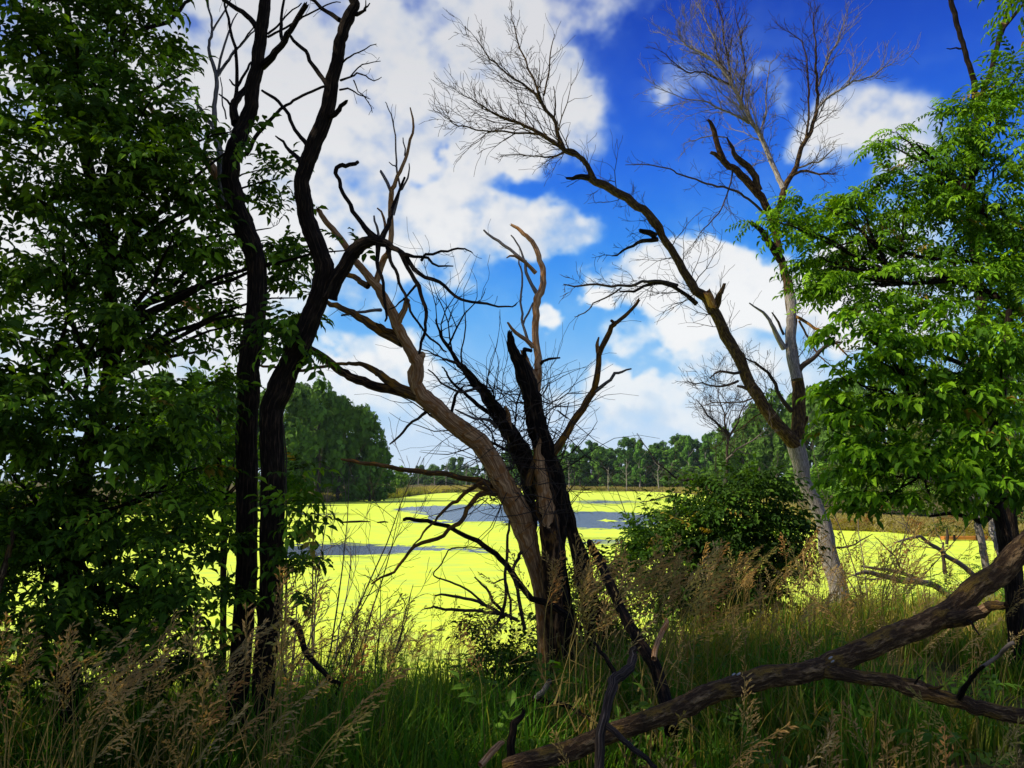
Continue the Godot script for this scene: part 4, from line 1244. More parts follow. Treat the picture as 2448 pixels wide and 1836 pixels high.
	limb(t, "sleeve", "F", [742, 800, 80, 712, 650, 74, 700, 510, 68, 712, 380, 60, 697, 262, 72], 0.15, m, {"sides": 14, "amp": 0.05, "d": 16.98})
	limb(t, "branch", "C", [655, 1225, 44, 635, 1180, 36, 600, 1100, 34, 545, 965, 32, 475, 835, 29, 430, 740, 27, 390, 680, 25, 330, 560, 23, 250, 450, 20, 110, 335, 14, 0, 272, 8], 0.5, m, {"sides": 9, "twigs": [56, 1.7, 0.2, 3, 0.09, 0.45]})
	limb(t, "branch", "C", [320, 550, 16, 300, 400, 13, 270, 250, 11, 240, 100, 8, 210, -30, 5], 0.4, M.rind, {"sides": 7, "twigs": [24, 1.3, 0.1, 2, 0.09, 0.4]})
	limb(t, "branch", "C", [260, 460, 14, 220, 330, 12, 180, 180, 9, 90, 20, 5], 0.2, m, {"sides": 7, "twigs": [22, 1.3, 0.1, 2, 0.09, 0.4]})
	limb(t, "branch", "C", [380, 670, 14, 400, 520, 12, 395, 380, 9, 370, 200, 7, 330, 60, 4], -0.3, M.rind, {"sides": 7, "twigs": [18, 1.1, 0.1, 2, 0.09, 0.4]})
	limb(t, "branch", "C", [430, 800, 18, 330, 740, 14, 230, 700, 12, 120, 650, 10, 0, 630, 6, -200, 560, 4], -0.5, m, {"sides": 7, "twigs": [22, 1.1, 0.2, 2, 0.06, 0.5]})
	limb(t, "branch", "C", [330, 560, 16, 210, 500, 14, 100, 470, 11, 0, 455, 8, -150, 330, 4], -0.4, M.rind, {"sides": 7, "twigs": [20, 1.1, 0.1, 2, 0.06, 0.5]})
	limb(t, "branch", "C", [505, 850, 14, 540, 720, 12, 540, 600, 10, 560, 450, 7, 580, 390, 4], 0.2, m, {"sides": 6, "twigs": [16, 0.7, 0.1, 2, 0.06, 0.7]})
	limb(t, "branch", "C", [660, 1215, 42, 690, 1160, 36, 722, 1105, 33, 750, 1010, 31, 790, 925, 30, 835, 850, 28, 868, 720, 24, 872, 620, 21, 868, 500, 18, 860, 380, 15, 855, 220, 10, 850, 80, 5], 0.5, M.rind, {"sides": 9, "twigs": [40, 1.2, 0.3, 2, 0.09, 0.45]})
	limb(t, "branch", "C", [868, 715, 18, 920, 650, 16, 1000, 595, 14, 1080, 545, 13, 1150, 525, 11, 1240, 490, 9, 1300, 450, 7, 1355, 415, 4], -0.4, m, {"sides": 7, "twigs": [26, 1.0, 0.15, 2, 0.09, 0.5]})
	limb(t, "branch", "C", [795, 920, 18, 815, 800, 16, 822, 650, 13, 815, 500, 11, 790, 300, 9, 740, 240, 7, 680, 195, 4], 0.3, M.rind, {"sides": 7, "twigs": [26, 1.0, 0.15, 2, 0.08, 0.5]})
	limb(t, "branch", "C", [880, 560, 15, 925, 430, 12, 970, 330, 10, 1020, 230, 8, 1060, 80, 4], -0.2, m, {"sides": 7, "twigs": [22, 1.0, 0.1, 2, 0.09, 0.5]})
	limb(t, "branch", "C", [700, 1150, 20, 760, 1110, 18, 850, 1120, 15, 920, 1130, 12, 990, 1118, 5], -0.3, M.rind, {"sides": 7, "twigs": [14, 0.9, 0.1, 2, 0.07, 0.7]})
	limb(t, "branch", "C", [720, 1100, 16, 830, 1060, 12, 900, 1030, 10, 980, 960, 5], -0.2, m, {"sides": 6, "twigs": [8, 0.8, 0.1, 2, 0.08, 0.6]})
	limb(t, "branch", "C", [605, 1480, 52, 560, 1385, 52, 520, 1300, 50, 480, 1235, 56, 400, 1160, 52, 330, 1085, 48, 265, 1040, 46, 225, 940, 38, 195, 820, 30, 160, 780, 14], -0.6, M.crack, {"sides": 11, "amp": 0.12, "broken": 0.5, "twigs": [14, 0.7, 0.3, 2, 0.02, 0.8]})
	limb(t, "branch", "C", [490, 1235, 54, 470, 1150, 46, 420, 1085, 44, 350, 1015, 38, 320, 960, 24, 290, 890, 10], -0.2, M.rind, {"sides": 9, "amp": 0.2, "twigs": [9, 0.6, 0.2, 2, 0.06, 0.8]})
	limb(t, "branch", "C", [270, 1042, 34, 230, 1010, 30, 190, 995, 24], -0.1, M.rind, {"sides": 8, "broken": 0.8})
	limb(t, "branch", "C", [285, 890, 10, 190, 880, 10, 90, 900, 8, 0, 930, 4], -0.2, m, {"sides": 6, "twigs": [10, 0.6, 0.1, 2, 0.03, 0.8]})
	limb(t, "branch", "C", [525, 1385, 20, 470, 1325, 17, 400, 1272, 16, 320, 1232, 15, 230, 1205, 14, 120, 1185, 13, 0, 1135, 11, -80, 1095, 9, -200, 1075, 8, -365, 1062, 4], -0.6, M.stick, {"sides": 7, "twigs": [12, 0.7, 0.2, 2, 0.05, 0.7]})
	limb(t, "branch", "C", [325, 1090, 14, 300, 1220, 11, 230, 1380, 9, 120, 1500, 6, 90, 1560, 3], -0.2, M.stick, {"sides": 6, "twigs": [16, 0.9, 0.1, 2, -0.08, 0.6]})
	limb(t, "stub", "C", [640, 1690, 58, 600, 1625, 54, 555, 1560, 46, 505, 1495, 36, 450, 1440, 22], -0.3, M.char, {"sides": 10, "broken": 0.7})
	limb(t, "branch", "F", [735, 775, 44, 790, 700, 36, 870, 640, 28, 950, 575, 24, 1030, 560, 16], -0.4, M.stick, {"sides": 8, "twigs": [9, 0.8, 0.2, 2, 0.02, 0.8]})
	limb(t, "branch", "F", [705, 1005, 34, 660, 950, 28, 620, 870, 24, 575, 790, 21, 520, 725, 18, 470, 692, 16, 415, 668, 8], -0.5, M.stick, {"sides": 8, "twigs": [10, 0.7, 0.2, 2, 0.08, 0.8]})
	limb(t, "branch", "F", [660, 600, 42, 615, 520, 34, 575, 440, 24, 520, 370, 18, 440, 305, 9], -0.3, m, {"sides": 8, "twigs": [4, 0.5, 0.3, 1, 0.05, 0.8]})
	limb(t, "branch", "F", [655, 510, 18, 620, 430, 16, 576, 365, 9], -0.1, M.stick, {"sides": 6})
	limb(t, "branch", "F", [685, 362, 22, 760, 405, 22, 850, 460, 20, 930, 515, 18, 1000, 565, 15, 1100, 675, 8], -0.8, M.moss, {"sides": 7, "twigs": [9, 0.6, 0.2, 2, 0.0, 0.8]})
	limb(t, "branch", "F", [755, 420, 16, 800, 510, 14, 850, 600, 12, 890, 660, 9, 1000, 740, 5], -0.5, M.moss, {"sides": 6, "twigs": [7, 0.5, 0.2, 2, 0.0, 0.8]})
	limb(t, "branch", "F", [420, 860, 26, 350, 850, 14], -0.1, M.rind, {"sides": 7})
	limb(t, "branch", "F", [390, 750, 24, 340, 755, 20, 250, 755, 15, 180, 780, 8], -0.3, M.stick, {"sides": 7, "twigs": [7, 0.7, 0.1, 2, 0.04, 0.8]})
	limb(t, "branch", "F", [360, 810, 18, 250, 845, 14, 130, 830, 10, 30, 812, 5], -0.3, M.stick, {"sides": 6, "twigs": [8, 0.7, 0.1, 2, 0.08, 0.8]})
	limb(t, "branch", "F", [760, 1120, 40, 800, 1065, 26, 810, 1040, 14], -0.1, M.rind, {"sides": 7})


func _top_right_snag() -> void:
	thinnest = 0.0024
	var t := tree("bare_forked_tree", "bare dark stem forking in a V above the right leafy tree", "dead tree", 2400, 1560, 11.0)
	limb(t, "trunk", "F", [2200, 2700, 120, 2120, 1800, 100, 2000, 900, 85, 1920, 200, 70, 1880, -300, 60, 1860, -700, 56, 1915, -905, 52], 0.0, M.dark, {"sides": 12, "sink": 1.0, "d": 11.0})
	limb(t, "branch", "C", [1915, 760, 50, 1895, 680, 42, 1885, 520, 38, 1855, 420, 34, 1820, 310, 34, 1790, 200, 34, 1760, 90, 36, 1735, 0, 34, 1700, -80, 28], -0.3, M.dark, {"sides": 10})
	limb(t, "branch", "C", [1920, 755, 46, 1950, 680, 36, 1955, 580, 34, 1990, 470, 34, 2030, 340, 32, 2060, 220, 30, 2100, 100, 24, 2140, -30, 18], 0.3, M.dark, {"sides": 10})
	limb(t, "branch", "C", [2070, 200, 26, 2120, 130, 22, 2212, 30, 18, 2260, -20, 14], 0.1, M.dark, {"sides": 8})
	limb(t, "branch", "C", [1955, 575, 26, 1945, 540, 20, 1930, 500, 12], 0.0, M.dark, {"sides": 6})
	limb(t, "branch", "C", [1805, 315, 14, 1765, 312, 12, 1718, 320, 6], 0.0, M.dark, {"sides": 6})
	limb(t, "branch", "C", [2090, 160, 24, 2075, 150, 18, 2055, 138, 8], 0.0, M.pale, {"sides": 6, "broken": 1.0})


func _bare_saplings() -> void:
	var t := tree("bare_sapling", "slender leafless sapling standing in front of the dark shrub", "sapling", 1735, 1330, 12.5)
	limb(t, "trunk", "F", [280, 1950, 22, 275, 1600, 20, 285, 1350, 18, 290, 1180, 15, 275, 1080, 12, 255, 980, 8, 230, 880, 5], 0.0, M.stick, {"sides": 8, "d": 12.5, "sink": 0.6, "twigs": [26, 0.9, 0.4, 3, 0.09, 0.6]})
	limb(t, "branch", "F", [285, 1150, 22, 220, 1080, 16, 150, 1010, 10, 90, 930, 5], -0.2, M.stick, {"sides": 6, "twigs": [14, 0.6, 0.1, 2, 0.1, 0.6]})
	limb(t, "branch", "F", [288, 1200, 18, 340, 1100, 14, 380, 1000, 9, 420, 930, 4], 0.3, M.stick, {"sides": 6, "twigs": [12, 0.6, 0.1, 2, 0.1, 0.6]})
	limb(t, "branch", "F", [285, 1320, 16, 350, 1260, 13, 450, 1190, 9, 560, 1120, 4], -0.3, M.graystick, {"sides": 6, "twigs": [9, 0.6, 0.1, 2, 0.05, 0.6]})
	limb(t, "branch", "F", [175, 1600, 28, 140, 1500, 24, 60, 1460, 20, -60, 1430, 12, -200, 1300, 7, -300, 1150, 4], -0.5, M.stick, {"sides": 7, "d": 12.3, "twigs": [16, 0.7, 0.1, 2, 0.06, 0.8]})
	limb(t, "branch", "F", [250, 1600, 20, 100, 1640, 14, -60, 1560, 10, -260, 1590, 5], -0.4, M.stick, {"sides": 6, "twigs": [14, 0.7, 0.1, 2, 0.06, 0.8]})
	var places := [[765, 1440, 9.0, "thin leafless stems rising from the bank right of the twin trunk", 0.45], [700, 1560, 6.0, "low spray of bare twigs at the foot of the twin trunk", 0.3], [1600, 1290, 11.5, "bare grey sprig just left of the dark shrub", 0.4], [2090, 1440, 14.0, "bare twigs leaning over the water right of the forked dead tree", 0.35], [880, 1560, 8.0, "low bare sprig in the grass before the duckweed", 0.25]]
	for q: Array in places:
		var b := at(q[0], q[1], q[2])
		b.y = height(b.x, b.z)
		var o := thing("bare_sprig", q[3], "sapling", b)
		for k in 9:
			var p := PackedVector3Array([Vector3(rng.randfn() * 0.08, -0.1, rng.randfn() * 0.08)])
			var r := PackedFloat32Array([0.011])
			var dir := Vector3(rng.randfn() * 0.45 + 0.12, 1.0, rng.randfn() * 0.4).normalized()
			var length: float = q[4] * q[2] * rng.randf_range(0.35, 0.75)
			for s in 6:
				dir = (dir + Vector3(rng.randfn(), 0.3, rng.randfn()) * 0.1).normalized()
				p.append(p[s] + dir * length / 6.0)
				r.append(0.011 * (1.0 - s / 7.0))
			var g := Geo.new()
			g.tube(p, r, 5)
			var stem := put(g.mesh(M.graystick if k % 2 else M.stick), "stem", o)
			sprout(p, r, [6, length * 0.4, 0.25, 2, 0.05, 0.6], M.graystick if k % 2 else M.stick, stem)


func _fallen_wood() -> void:
	# the big fallen trunk across the lower right
	var t := tree("fallen_log", "long fallen log slanting up to the right across the foreground grass", "log", 1250, 1822, 3.9)
	limb(t, "trunk", "I", [-1150, 1660, 100, -1040, 1625, 120, -900, 1590, 130, -700, 1540, 130, -560, 1470, 120, -360, 1400, 120, -200, 1340, 124, 0, 1265, 138, 150, 1195, 130, 300, 1135, 128, 500, 1080, 140, 680, 1055, 132, 850, 1030, 130, 980, 975, 136, 1150, 900, 140, 1330, 825, 142, 1550, 735, 146, 1750, 630, 150, 1900, 500, 150, 2060, 380, 148, 2210, 240, 150, 2330, 120, 150, 2480, -40, 146, 2750, -290, 146, 3050, -520, 140, 3400, -760, 136, 3750, -1000, 120], -0.2, M.log, {"sides": 26, "d": 3.95, "amp": 0.07, "step": 9.0, "broken": 0.8})
	limb(t, "branch", "I", [880, 1020, 80, 960, 1035, 92, 1100, 1060, 84, 1250, 1080, 84, 1400, 1115, 92, 1480, 1150, 100, 1600, 1180, 98, 1760, 1220, 86, 1900, 1265, 92, 2050, 1295, 94, 2220, 1330, 96, 2420, 1390, 90, 2700, 1480, 76, 2950, 1590, 58, 3200, 1720, 34], -0.5, M.log, {"sides": 20, "amp": 0.09, "step": 9.0})
	limb(t, "stub", "I", [1700, 700, 110, 1800, 690, 100, 1900, 660, 86, 1990, 615, 62, 2090, 610, 40], -0.3, M.log, {"sides": 16, "amp": 0.1, "broken": 0.5})
	limb(t, "stub", "I", [1930, 645, 66, 1985, 612, 62, 2040, 603, 52, 2092, 611, 38], -0.05, M.pale, {"sides": 10, "broken": 0.4, "amp": 0.1})
	limb(t, "stub", "I", [1400, 1100, 60, 1520, 1110, 46, 1600, 1140, 30, 1680, 1130, 12], -0.2, M.log, {"sides": 8, "amp": 0.3, "broken": 0.5})
	limb(t, "twig_branch", "I", [1790, 1215, 44, 1840, 1120, 30, 1890, 1050, 26, 1945, 1005, 22], -0.3, M.char, {"sides": 9, "broken": 0.4})
	limb(t, "twig_branch", "I", [1935, 1010, 24, 2040, 940, 22, 2080, 890, 30, 2140, 845, 24], -0.2, M.graystick, {"sides": 9, "broken": 0.4})
	limb(t, "twig_branch", "I", [1830, 690, 26, 1870, 720, 18, 1920, 790, 9], -0.2, M.char, {"sides": 7})
	limb(t, "twig_branch", "I", [1480, 1150, 18, 1520, 1090, 12, 1560, 1060, 6], -0.1, M.char, {"sides": 6})
	# pale flattened blobs that stand in for sun glints on the log
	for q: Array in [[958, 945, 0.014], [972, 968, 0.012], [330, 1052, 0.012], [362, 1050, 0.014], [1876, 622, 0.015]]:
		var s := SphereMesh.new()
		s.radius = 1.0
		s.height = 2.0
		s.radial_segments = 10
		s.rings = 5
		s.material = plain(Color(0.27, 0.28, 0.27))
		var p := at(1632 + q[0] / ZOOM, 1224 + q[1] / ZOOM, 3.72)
		put(s, "painted_glint", t.root, Transform3D(Basis.from_scale(Vector3(q[2] * 0.75, q[2] * 0.28, 0.008)).rotated(Vector3(0, 0, 1), 0.6), p - t.base))
	# a pole that leans against the log
	var pole := tree("leaning_pole", "dark dead pole leaning from the log up to the left, beside the shattered tree", "branch", 1600, 1740, 4.15)
	limb(pole, "pole", "H", [2140, 1420, 90, 2105, 1250, 90, 2065, 1090, 84, 2000, 960, 82, 1920, 820, 76, 1830, 680, 68, 1760, 505, 64, 1680, 335, 58, 1640, 260, 54, 1608, 205, 44], 1.2, M.char, {"sides": 14, "d": 4.1, "amp": 0.12, "broken": 0.5})
	var prop := tree("fallen_branch", "grey crooked branch standing in the grass in front of the log", "branch", 1435, 1836, 3.55)
	limb(prop, "stem", "H", [1660, 1760, 64, 1672, 1600, 62, 1680, 1450, 62, 1705, 1350, 62, 1742, 1200, 60, 1765, 1100, 68, 1830, 1040, 64, 1880, 985, 58, 1895, 920, 50, 1905, 875, 36], 0.5, M.ash, {"sides": 14, "d": 3.55, "amp": 0.12, "broken": 0.6})
	limb(prop, "branch", "H", [1715, 1380, 44, 1790, 1445, 38, 1860, 1505, 36, 1950, 1580, 34, 2030, 1660, 30], -0.3, M.ash, {"sides": 10, "amp": 0.1})
	limb(prop, "branch", "H", [1775, 1060, 34, 1735, 980, 28, 1680, 900, 22, 1640, 850, 12], 0.2, M.char, {"sides": 8})
	limb(prop, "branch", "H", [2025, 950, 34, 2050, 850, 36, 2100, 740, 36, 2110, 690, 20], 0.3, M.pale, {"sides": 9, "d": 4.2, "broken": 0.8})
	var low := tree("fallen_branch", "thin dark dead branch lying in the grass left of the crooked branch", "branch", 1280, 1690, 5.2)
	limb(low, "stem", "H", [1110, 1300, 24, 1180, 1260, 28, 1260, 1205, 34, 1340, 1240, 32, 1450, 1255, 30, 1550, 1310, 28, 1650, 1365, 24], -0.3, M.char, {"sides": 9, "d": 5.2})
	limb(low, "branch", "H", [1265, 1205, 38, 1310, 1160, 36, 1352, 1100, 32], -0.1, M.grey, {"sides": 9, "broken": 0.6})
	var stump := tree("broken_stump", "slim dark broken stump upright in the grass before the log end", "stump", 1226, 1830, 4.1)
	limb(stump, "stem", "H", [1095, 1800, 64, 1105, 1600, 56, 1110, 1450, 50, 1130, 1360, 44, 1190, 1290, 22], 0.1, M.char, {"sides": 11, "d": 4.05, "amp": 0.15, "broken": 0.8})
	var chip := tree("wood_splinter", "short pale broken stick pointing out of the grass near the log end", "stick", 1168, 1806, 3.7)
	limb(chip, "stem", "H", [900, 1640, 40, 960, 1575, 44, 1010, 1530, 44, 1048, 1490, 24], 0.1, M.pale, {"sides": 9, "d": 3.7, "broken": 0.6, "amp": 0.15})
	# branches lying over the water at the right
	var drift := tree("drift_branch", "grey drifted dead branches leaning over the duckweed at right", "branch", 2230, 1400, 15.0)
	limb(drift, "stem", "I", [1790, 600, 42, 1640, 480, 40, 1540, 450, 40, 1400, 440, 36, 1300, 410, 32, 1200, 390, 30, 1120, 400, 16], -1.0, M.graystick, {"sides": 9, "d": 15.0, "twigs": [14, 1.2, 0.1, 2, 0.04, 0.8]})
	limb(drift, "branch", "I", [1560, 460, 30, 1440, 400, 26, 1320, 380, 22, 1160, 355, 12], -0.4, M.graystick, {"sides": 8, "d": 15.2, "twigs": [8, 0.9, 0.1, 2, 0.06, 0.8]})
	limb(drift, "branch", "I", [2010, 520, 36, 1860, 390, 34, 1740, 310, 30, 1640, 230, 26, 1560, 170, 22, 1470, 170, 16, 1370, 198, 8], -0.6, M.graystick, {"sides": 8, "d": 15.5, "twigs": [14, 1.2, 0.2, 2, 0.02, 0.8]})
	limb(drift, "branch", "I", [1440, 410, 14, 1390, 320, 12, 1330, 240, 10, 1240, 160, 5], -0.2, M.stick, {"sides": 6, "d": 15.0})
	limb(drift, "branch", "I", [1000, 230, 14, 1080, 225, 12, 1150, 185, 10, 1225, 140, 5], -0.2, M.stick, {"sides": 6, "d": 16.0, "twigs": [5, 0.6, 0.1, 1, 0.06, 0.8]})
	limb(drift, "stem", "I", [1700, 400, 26, 1690, 330, 24, 1680, 260, 20, 1686, 205, 10], 0.0, M.stick, {"sides": 7, "d": 16.5})
	limb(drift, "stem", "I", [1712, 210, 20, 1712, 160, 20, 1710, 110, 12], 0.0, M.stick, {"sides": 7, "d": 22.0})


# ------------------------------------------------------------------ the trees in leaf

func ash_leaf(tint: Color, seed_: int) -> Mesh:
	return compound_leaf(3, 0.080, 0.036, 0.20, 0.5, tint, 500 + seed_, M.leaf)


func walnut_leaf(tint: Color, seed_: int) -> Mesh:
	return compound_leaf(6, 0.082, 0.032, 0.34, 0.9, tint, 600 + seed_, M.leaf)


func maple_leaf(tint: Color, seed_: int) -> Mesh:
	return compound_leaf(2, 0.115, 0.055, 0.17, 0.8, tint, 700 + seed_, M.leaf)


func small_leaf(tint: Color, seed_: int) -> Mesh:
	return compound_leaf(4, 0.060, 0.030, 0.26, 0.4, tint, 800 + seed_, M.leaf)


func world_line(tile: String, pts: Array, depth: float) -> Array:
	var out := []
	for k in pts.size() / 2:
		out.append(at(TILES[tile].x + pts[2 * k] / ZOOM, TILES[tile].y + pts[2 * k + 1] / ZOOM, depth))
	return out


func build_leafy() -> void:
	var greens := [Color(0.05, 0.115, 0.010), Color(0.075, 0.16, 0.012), Color(0.04, 0.09, 0.010), Color(0.22, 0.40, 0.030), Color(0.055, 0.12, 0.014), Color(0.17, 0.33, 0.02)]  # the two lightest greens stand in for sunlit leaves
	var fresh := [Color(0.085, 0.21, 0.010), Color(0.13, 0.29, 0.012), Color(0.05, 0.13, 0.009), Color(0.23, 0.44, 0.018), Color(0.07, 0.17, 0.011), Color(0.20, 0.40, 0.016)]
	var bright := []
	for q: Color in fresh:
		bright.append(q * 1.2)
	var dull := [Color(0.12, 0.17, 0.035), Color(0.15, 0.19, 0.045), Color(0.09, 0.14, 0.03)]
	# ---- the big tree that fills the left side
	var t := tree("leafy_tree", "large leafy ash filling the left side of the view", "tree", 165, 1760, 5.3)
	limb(t, "trunk", "D", [420, 3200, 150, 440, 2700, 140, 450, 2200, 135, 480, 1760, 140, 520, 1520, 132, 560, 1310, 120, 640, 1060, 104, 700, 840, 100, 722, 600, 92, 712, 300, 84, 690, 0, 76, 640, -300, 66, 560, -700, 56, 480, -1200, 48, 430, -1700, 40], 0.3, M.dark, {"sides": 16, "d": 5.3, "sink": 0.4, "amp": 0.1})
	limb(t, "branch", "D", [640, 1150, 60, 480, 1090, 48, 360, 1075, 44, 320, 1000, 42, 296, 820, 42, 320, 680, 38, 390, 560, 28, 450, 400, 20], -0.6, M.dark, {"sides": 10})
	limb(t, "branch", "D", [380, 1080, 44, 250, 1070, 38, 130, 1040, 34, 0, 960, 30, -120, 900, 24], -0.4, M.dark, {"sides": 9})
	limb(t, "branch", "D", [700, 640, 60, 800, 540, 44, 900, 430, 36, 1000, 330, 26, 1080, 300, 20], 0.4, M.dark, {"sides": 9})
	limb(t, "branch", "D", [700, 600, 60, 600, 640, 46, 520, 560, 34, 430, 250, 26, 400, -100, 20], -0.5, M.dark, {"sides": 9})
	limb(t, "branch", "G", [-80, 900, 50, -20, 520, 46, 15, 400, 42, 55, 260, 36, 90, 120, 28], 0.1, M.log, {"sides": 9, "d": 4.6})
	limb(t, "branch", "D", [480, 1480, 20, 300, 1450, 14, 200, 1460, 8], -0.8, M.graystick, {"sides": 6})
	limb(t, "branch", "D", [560, 1400, 20, 620, 1380, 16, 700, 1386, 13, 820, 1390, 7], -0.8, M.graystick, {"sides": 6})
	limb(t, "branch", "A", [880, 240, 34, 900, 200, 30, 1000, 160, 28, 1100, 130, 30, 1160, 70, 26, 1225, 0, 22, 1290, -60, 18], 0.3, M.dark, {"sides": 8, "d": 5.5, "twigs": [4, 0.3, 0.1, 1, 0.1, 0.7]})
	limb(t, "branch", "A", [905, 205, 22, 980, 140, 18, 1060, 70, 15, 1160, 10, 10], 0.2, M.dark, {"sides": 7})
	limb(t, "branch", "A", [1130, 70, 22, 1090, 10, 18, 1070, -30, 14], 0.1, M.dark, {"sides": 7})
	limb(t, "branch", "A", [900, 150, 12, 950, 80, 10, 1010, 10, 7], 0.1, M.dark, {"sides": 6})
	var c := [[60, 60, 130, 120], [190, 60, 120, 100], [275, 50, 45, 60], [90, 220, 150, 110], [220, 210, 120, 100], [300, 120, 60, 50, 0.85], [330, 215, 80, 60], [400, 150, 45, 45, 0.85], [375, 255, 55, 35], [425, 185, 25, 20, 0.85],
		[60, 390, 130, 110], [190, 380, 130, 110], [320, 360, 100, 80], [400, 265, 30, 25], [300, 290, 90, 50], [410, 375, 70, 50, 0.85], [70, 560, 140, 110], [220, 540, 150, 110], [370, 500, 120, 100], [450, 420, 60, 70, 0.85],
		[470, 560, 70, 90, 0.85], [560, 430, 40, 35, 0.85], [610, 390, 45, 40, 0.85], [590, 490, 50, 70, 0.85], [620, 570, 50, 60, 0.85], [590, 660, 50, 50, 0.85], [640, 640, 40, 50, 0.85], [555, 370, 25, 25, 0.85], [690, 545, 35, 30, 0.85],
		[505, 285, 35, 22, 0.25], [535, 300, 22, 16, 0.2], [760, 540, 25, 20, 0.4],
		[60, 740, 130, 110], [200, 730, 130, 100], [330, 680, 100, 90], [430, 640, 70, 60, 0.85], [510, 700, 50, 60, 0.85], [60, 900, 120, 100], [190, 900, 130, 110], [320, 880, 100, 90], [420, 870, 70, 60], [480, 760, 40, 50, 0.85],
		[80, 1080, 130, 120], [220, 1070, 140, 120], [360, 1060, 110, 110], [450, 1000, 50, 90, 0.85], [460, 1120, 50, 80, 0.85], [100, 1240, 140, 100], [250, 1240, 140, 100], [390, 1220, 90, 90], [440, 1310, 50, 60, 0.85],
		[120, 1370, 140, 60], [280, 1360, 120, 60], [400, 1380, 50, 40], [10, 1000, 80, 200], [10, 1250, 80, 150]]
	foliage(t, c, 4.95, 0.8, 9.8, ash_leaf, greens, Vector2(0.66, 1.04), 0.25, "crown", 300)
	boughs(t, c, 4.95, world_line("D", [450, 1900, 480, 1700, 540, 1400, 620, 1100, 700, 800, 715, 500, 700, 100, 640, -300, 560, -700, 480, -1200], 5.3), M.dark, 0.022)
	bank_tree(Vector3(-8.5, 0, -3.0), 12.5, 3.3, 5400, greens, "tall leafy tree on the bank left of the large ash, shading the foreground")
	# its top above the picture and its far side, which keep the bank in shade
	var high := [[60, -120, 220, 120], [-180, 60, 200, 180], [-200, 400, 200, 220], [200, -160, 180, 120], [100, -380, 230, 160], [-150, -250, 220, 180], [-220, 800, 200, 220], [-220, 1150, 200, 160], [330, -130, 90, 90, 0.6]]
	foliage(t, high, 4.9, 1.2, 5.0, ash_leaf, greens, Vector2(1.0, 1.4), 0.25, "crown", 0)
	# ---- young tree behind the twin trunk, sunlit
	var y := tree("young_tree", "sunlit yellow-green young tree behind and beside the twin trunk", "tree", 545, 1640, 7.6)
	limb(y, "trunk", "D", [1440, 2800, 40, 1450, 2200, 40, 1440, 1600, 34, 1420, 1100, 26, 1400, 760, 14], 0.1, M.dark, {"sides": 8, "d": 7.6, "sink": 0.4})
	var cy := [[485, 840, 35, 45], [450, 900, 50, 60], [505, 950, 45, 60], [440, 1000, 60, 60], [490, 1060, 50, 60], [565, 990, 18, 40, -0.2], [635, 990, 28, 50, -0.3], [655, 1010, 30, 25, -0.3], [400, 1110, 60, 70], [560, 1080, 14, 40], [330, 860, 60, 60], [350, 1000, 60, 70]]
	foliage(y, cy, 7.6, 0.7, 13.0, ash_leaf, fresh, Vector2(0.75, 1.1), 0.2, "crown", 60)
	boughs(y, cy, 7.6, world_line("D", [1440, 2000, 1440, 1600, 1420, 1100], 7.6), M.dark, 0.012)
	# ---- leaves that hang about the foot of the twin trunk
	var v := tree("climbing_vine", "leafy vine hanging from the right side of the twin trunk over the duckweed", "vine", 690, 1600, 5.1)
	limb(v, "stem", "G", [1840, 900, 14, 1855, 500, 14, 1860, 100, 12, 1850, -300, 10, 1830, -600, 8], 0.0, M.stick, {"sides": 6, "d": 5.15})
	var cv := [[635, 1035, 18, 45], [645, 1110, 22, 50], [660, 1130, 12, 40], [640, 1195, 22, 35], [655, 1225, 30, 22], [645, 1265, 18, 30], [520, 1300, 30, 40, 0.1], [500, 1190, 25, 50, 0.1], [630, 700, 28, 40, 0.1], [650, 745, 26, 30, 0.1], [590, 745, 30, 30, 0.2]]
	foliage(v, cv, 5.05, 0.3, 14.0, ash_leaf, greens, Vector2(0.65, 1.0), 0.0, "foliage", 60)
	# ---- upper right: the tree with long feathered leaves
	var w := tree("leafy_tree", "leafy tree with long feathered leaves at the upper right edge", "tree", 2540, 1560, 8.6)
	limb(w, "trunk", "F", [2900, 2600, 170, 2780, 1900, 160, 2640, 1200, 150, 2560, 700, 140, 2500, 300, 120, 2420, -200, 90, 2330, -700, 70, 2250, -1200, 50], 0.2, M.dark, {"sides": 14, "d": 8.6, "sink": 0.6})
	limb(w, "branch", "F", [2540, 560, 90, 2350, 420, 76, 2212, 355, 66, 2050, 275, 56, 1900, 212, 48, 1740, 155, 40, 1560, 168, 32, 1400, 172, 24, 1200, 140, 16, 1060, 70, 10, 920, 70, 6], -0.8, M.dark, {"sides": 10})
	limb(w, "branch", "F", [1760, 160, 28, 1690, 130, 24, 1560, 170, 18, 1500, 60, 16, 1420, -10, 12], -0.2, M.dark, {"sides": 7})
	limb(w, "branch", "C", [2500, 1800, 60, 2300, 1690, 44, 2100, 1540, 38, 1950, 1400, 34, 1830, 1270, 30, 1700, 1110, 24, 1610, 1010, 18, 1520, 930, 10], -0.6, M.dark, {"sides": 9})
	limb(w, "branch", "C", [1960, 1410, 30, 1800, 1180, 24, 1840, 1080, 18, 1860, 950, 10], 0.2, M.dark, {"sides": 7})
	limb(w, "branch", "C", [2250, 1660, 34, 1800, 1690, 26, 1400, 1640, 22, 1240, 1560, 18, 1000, 1590, 10], -0.6, M.dark, {"sides": 8})
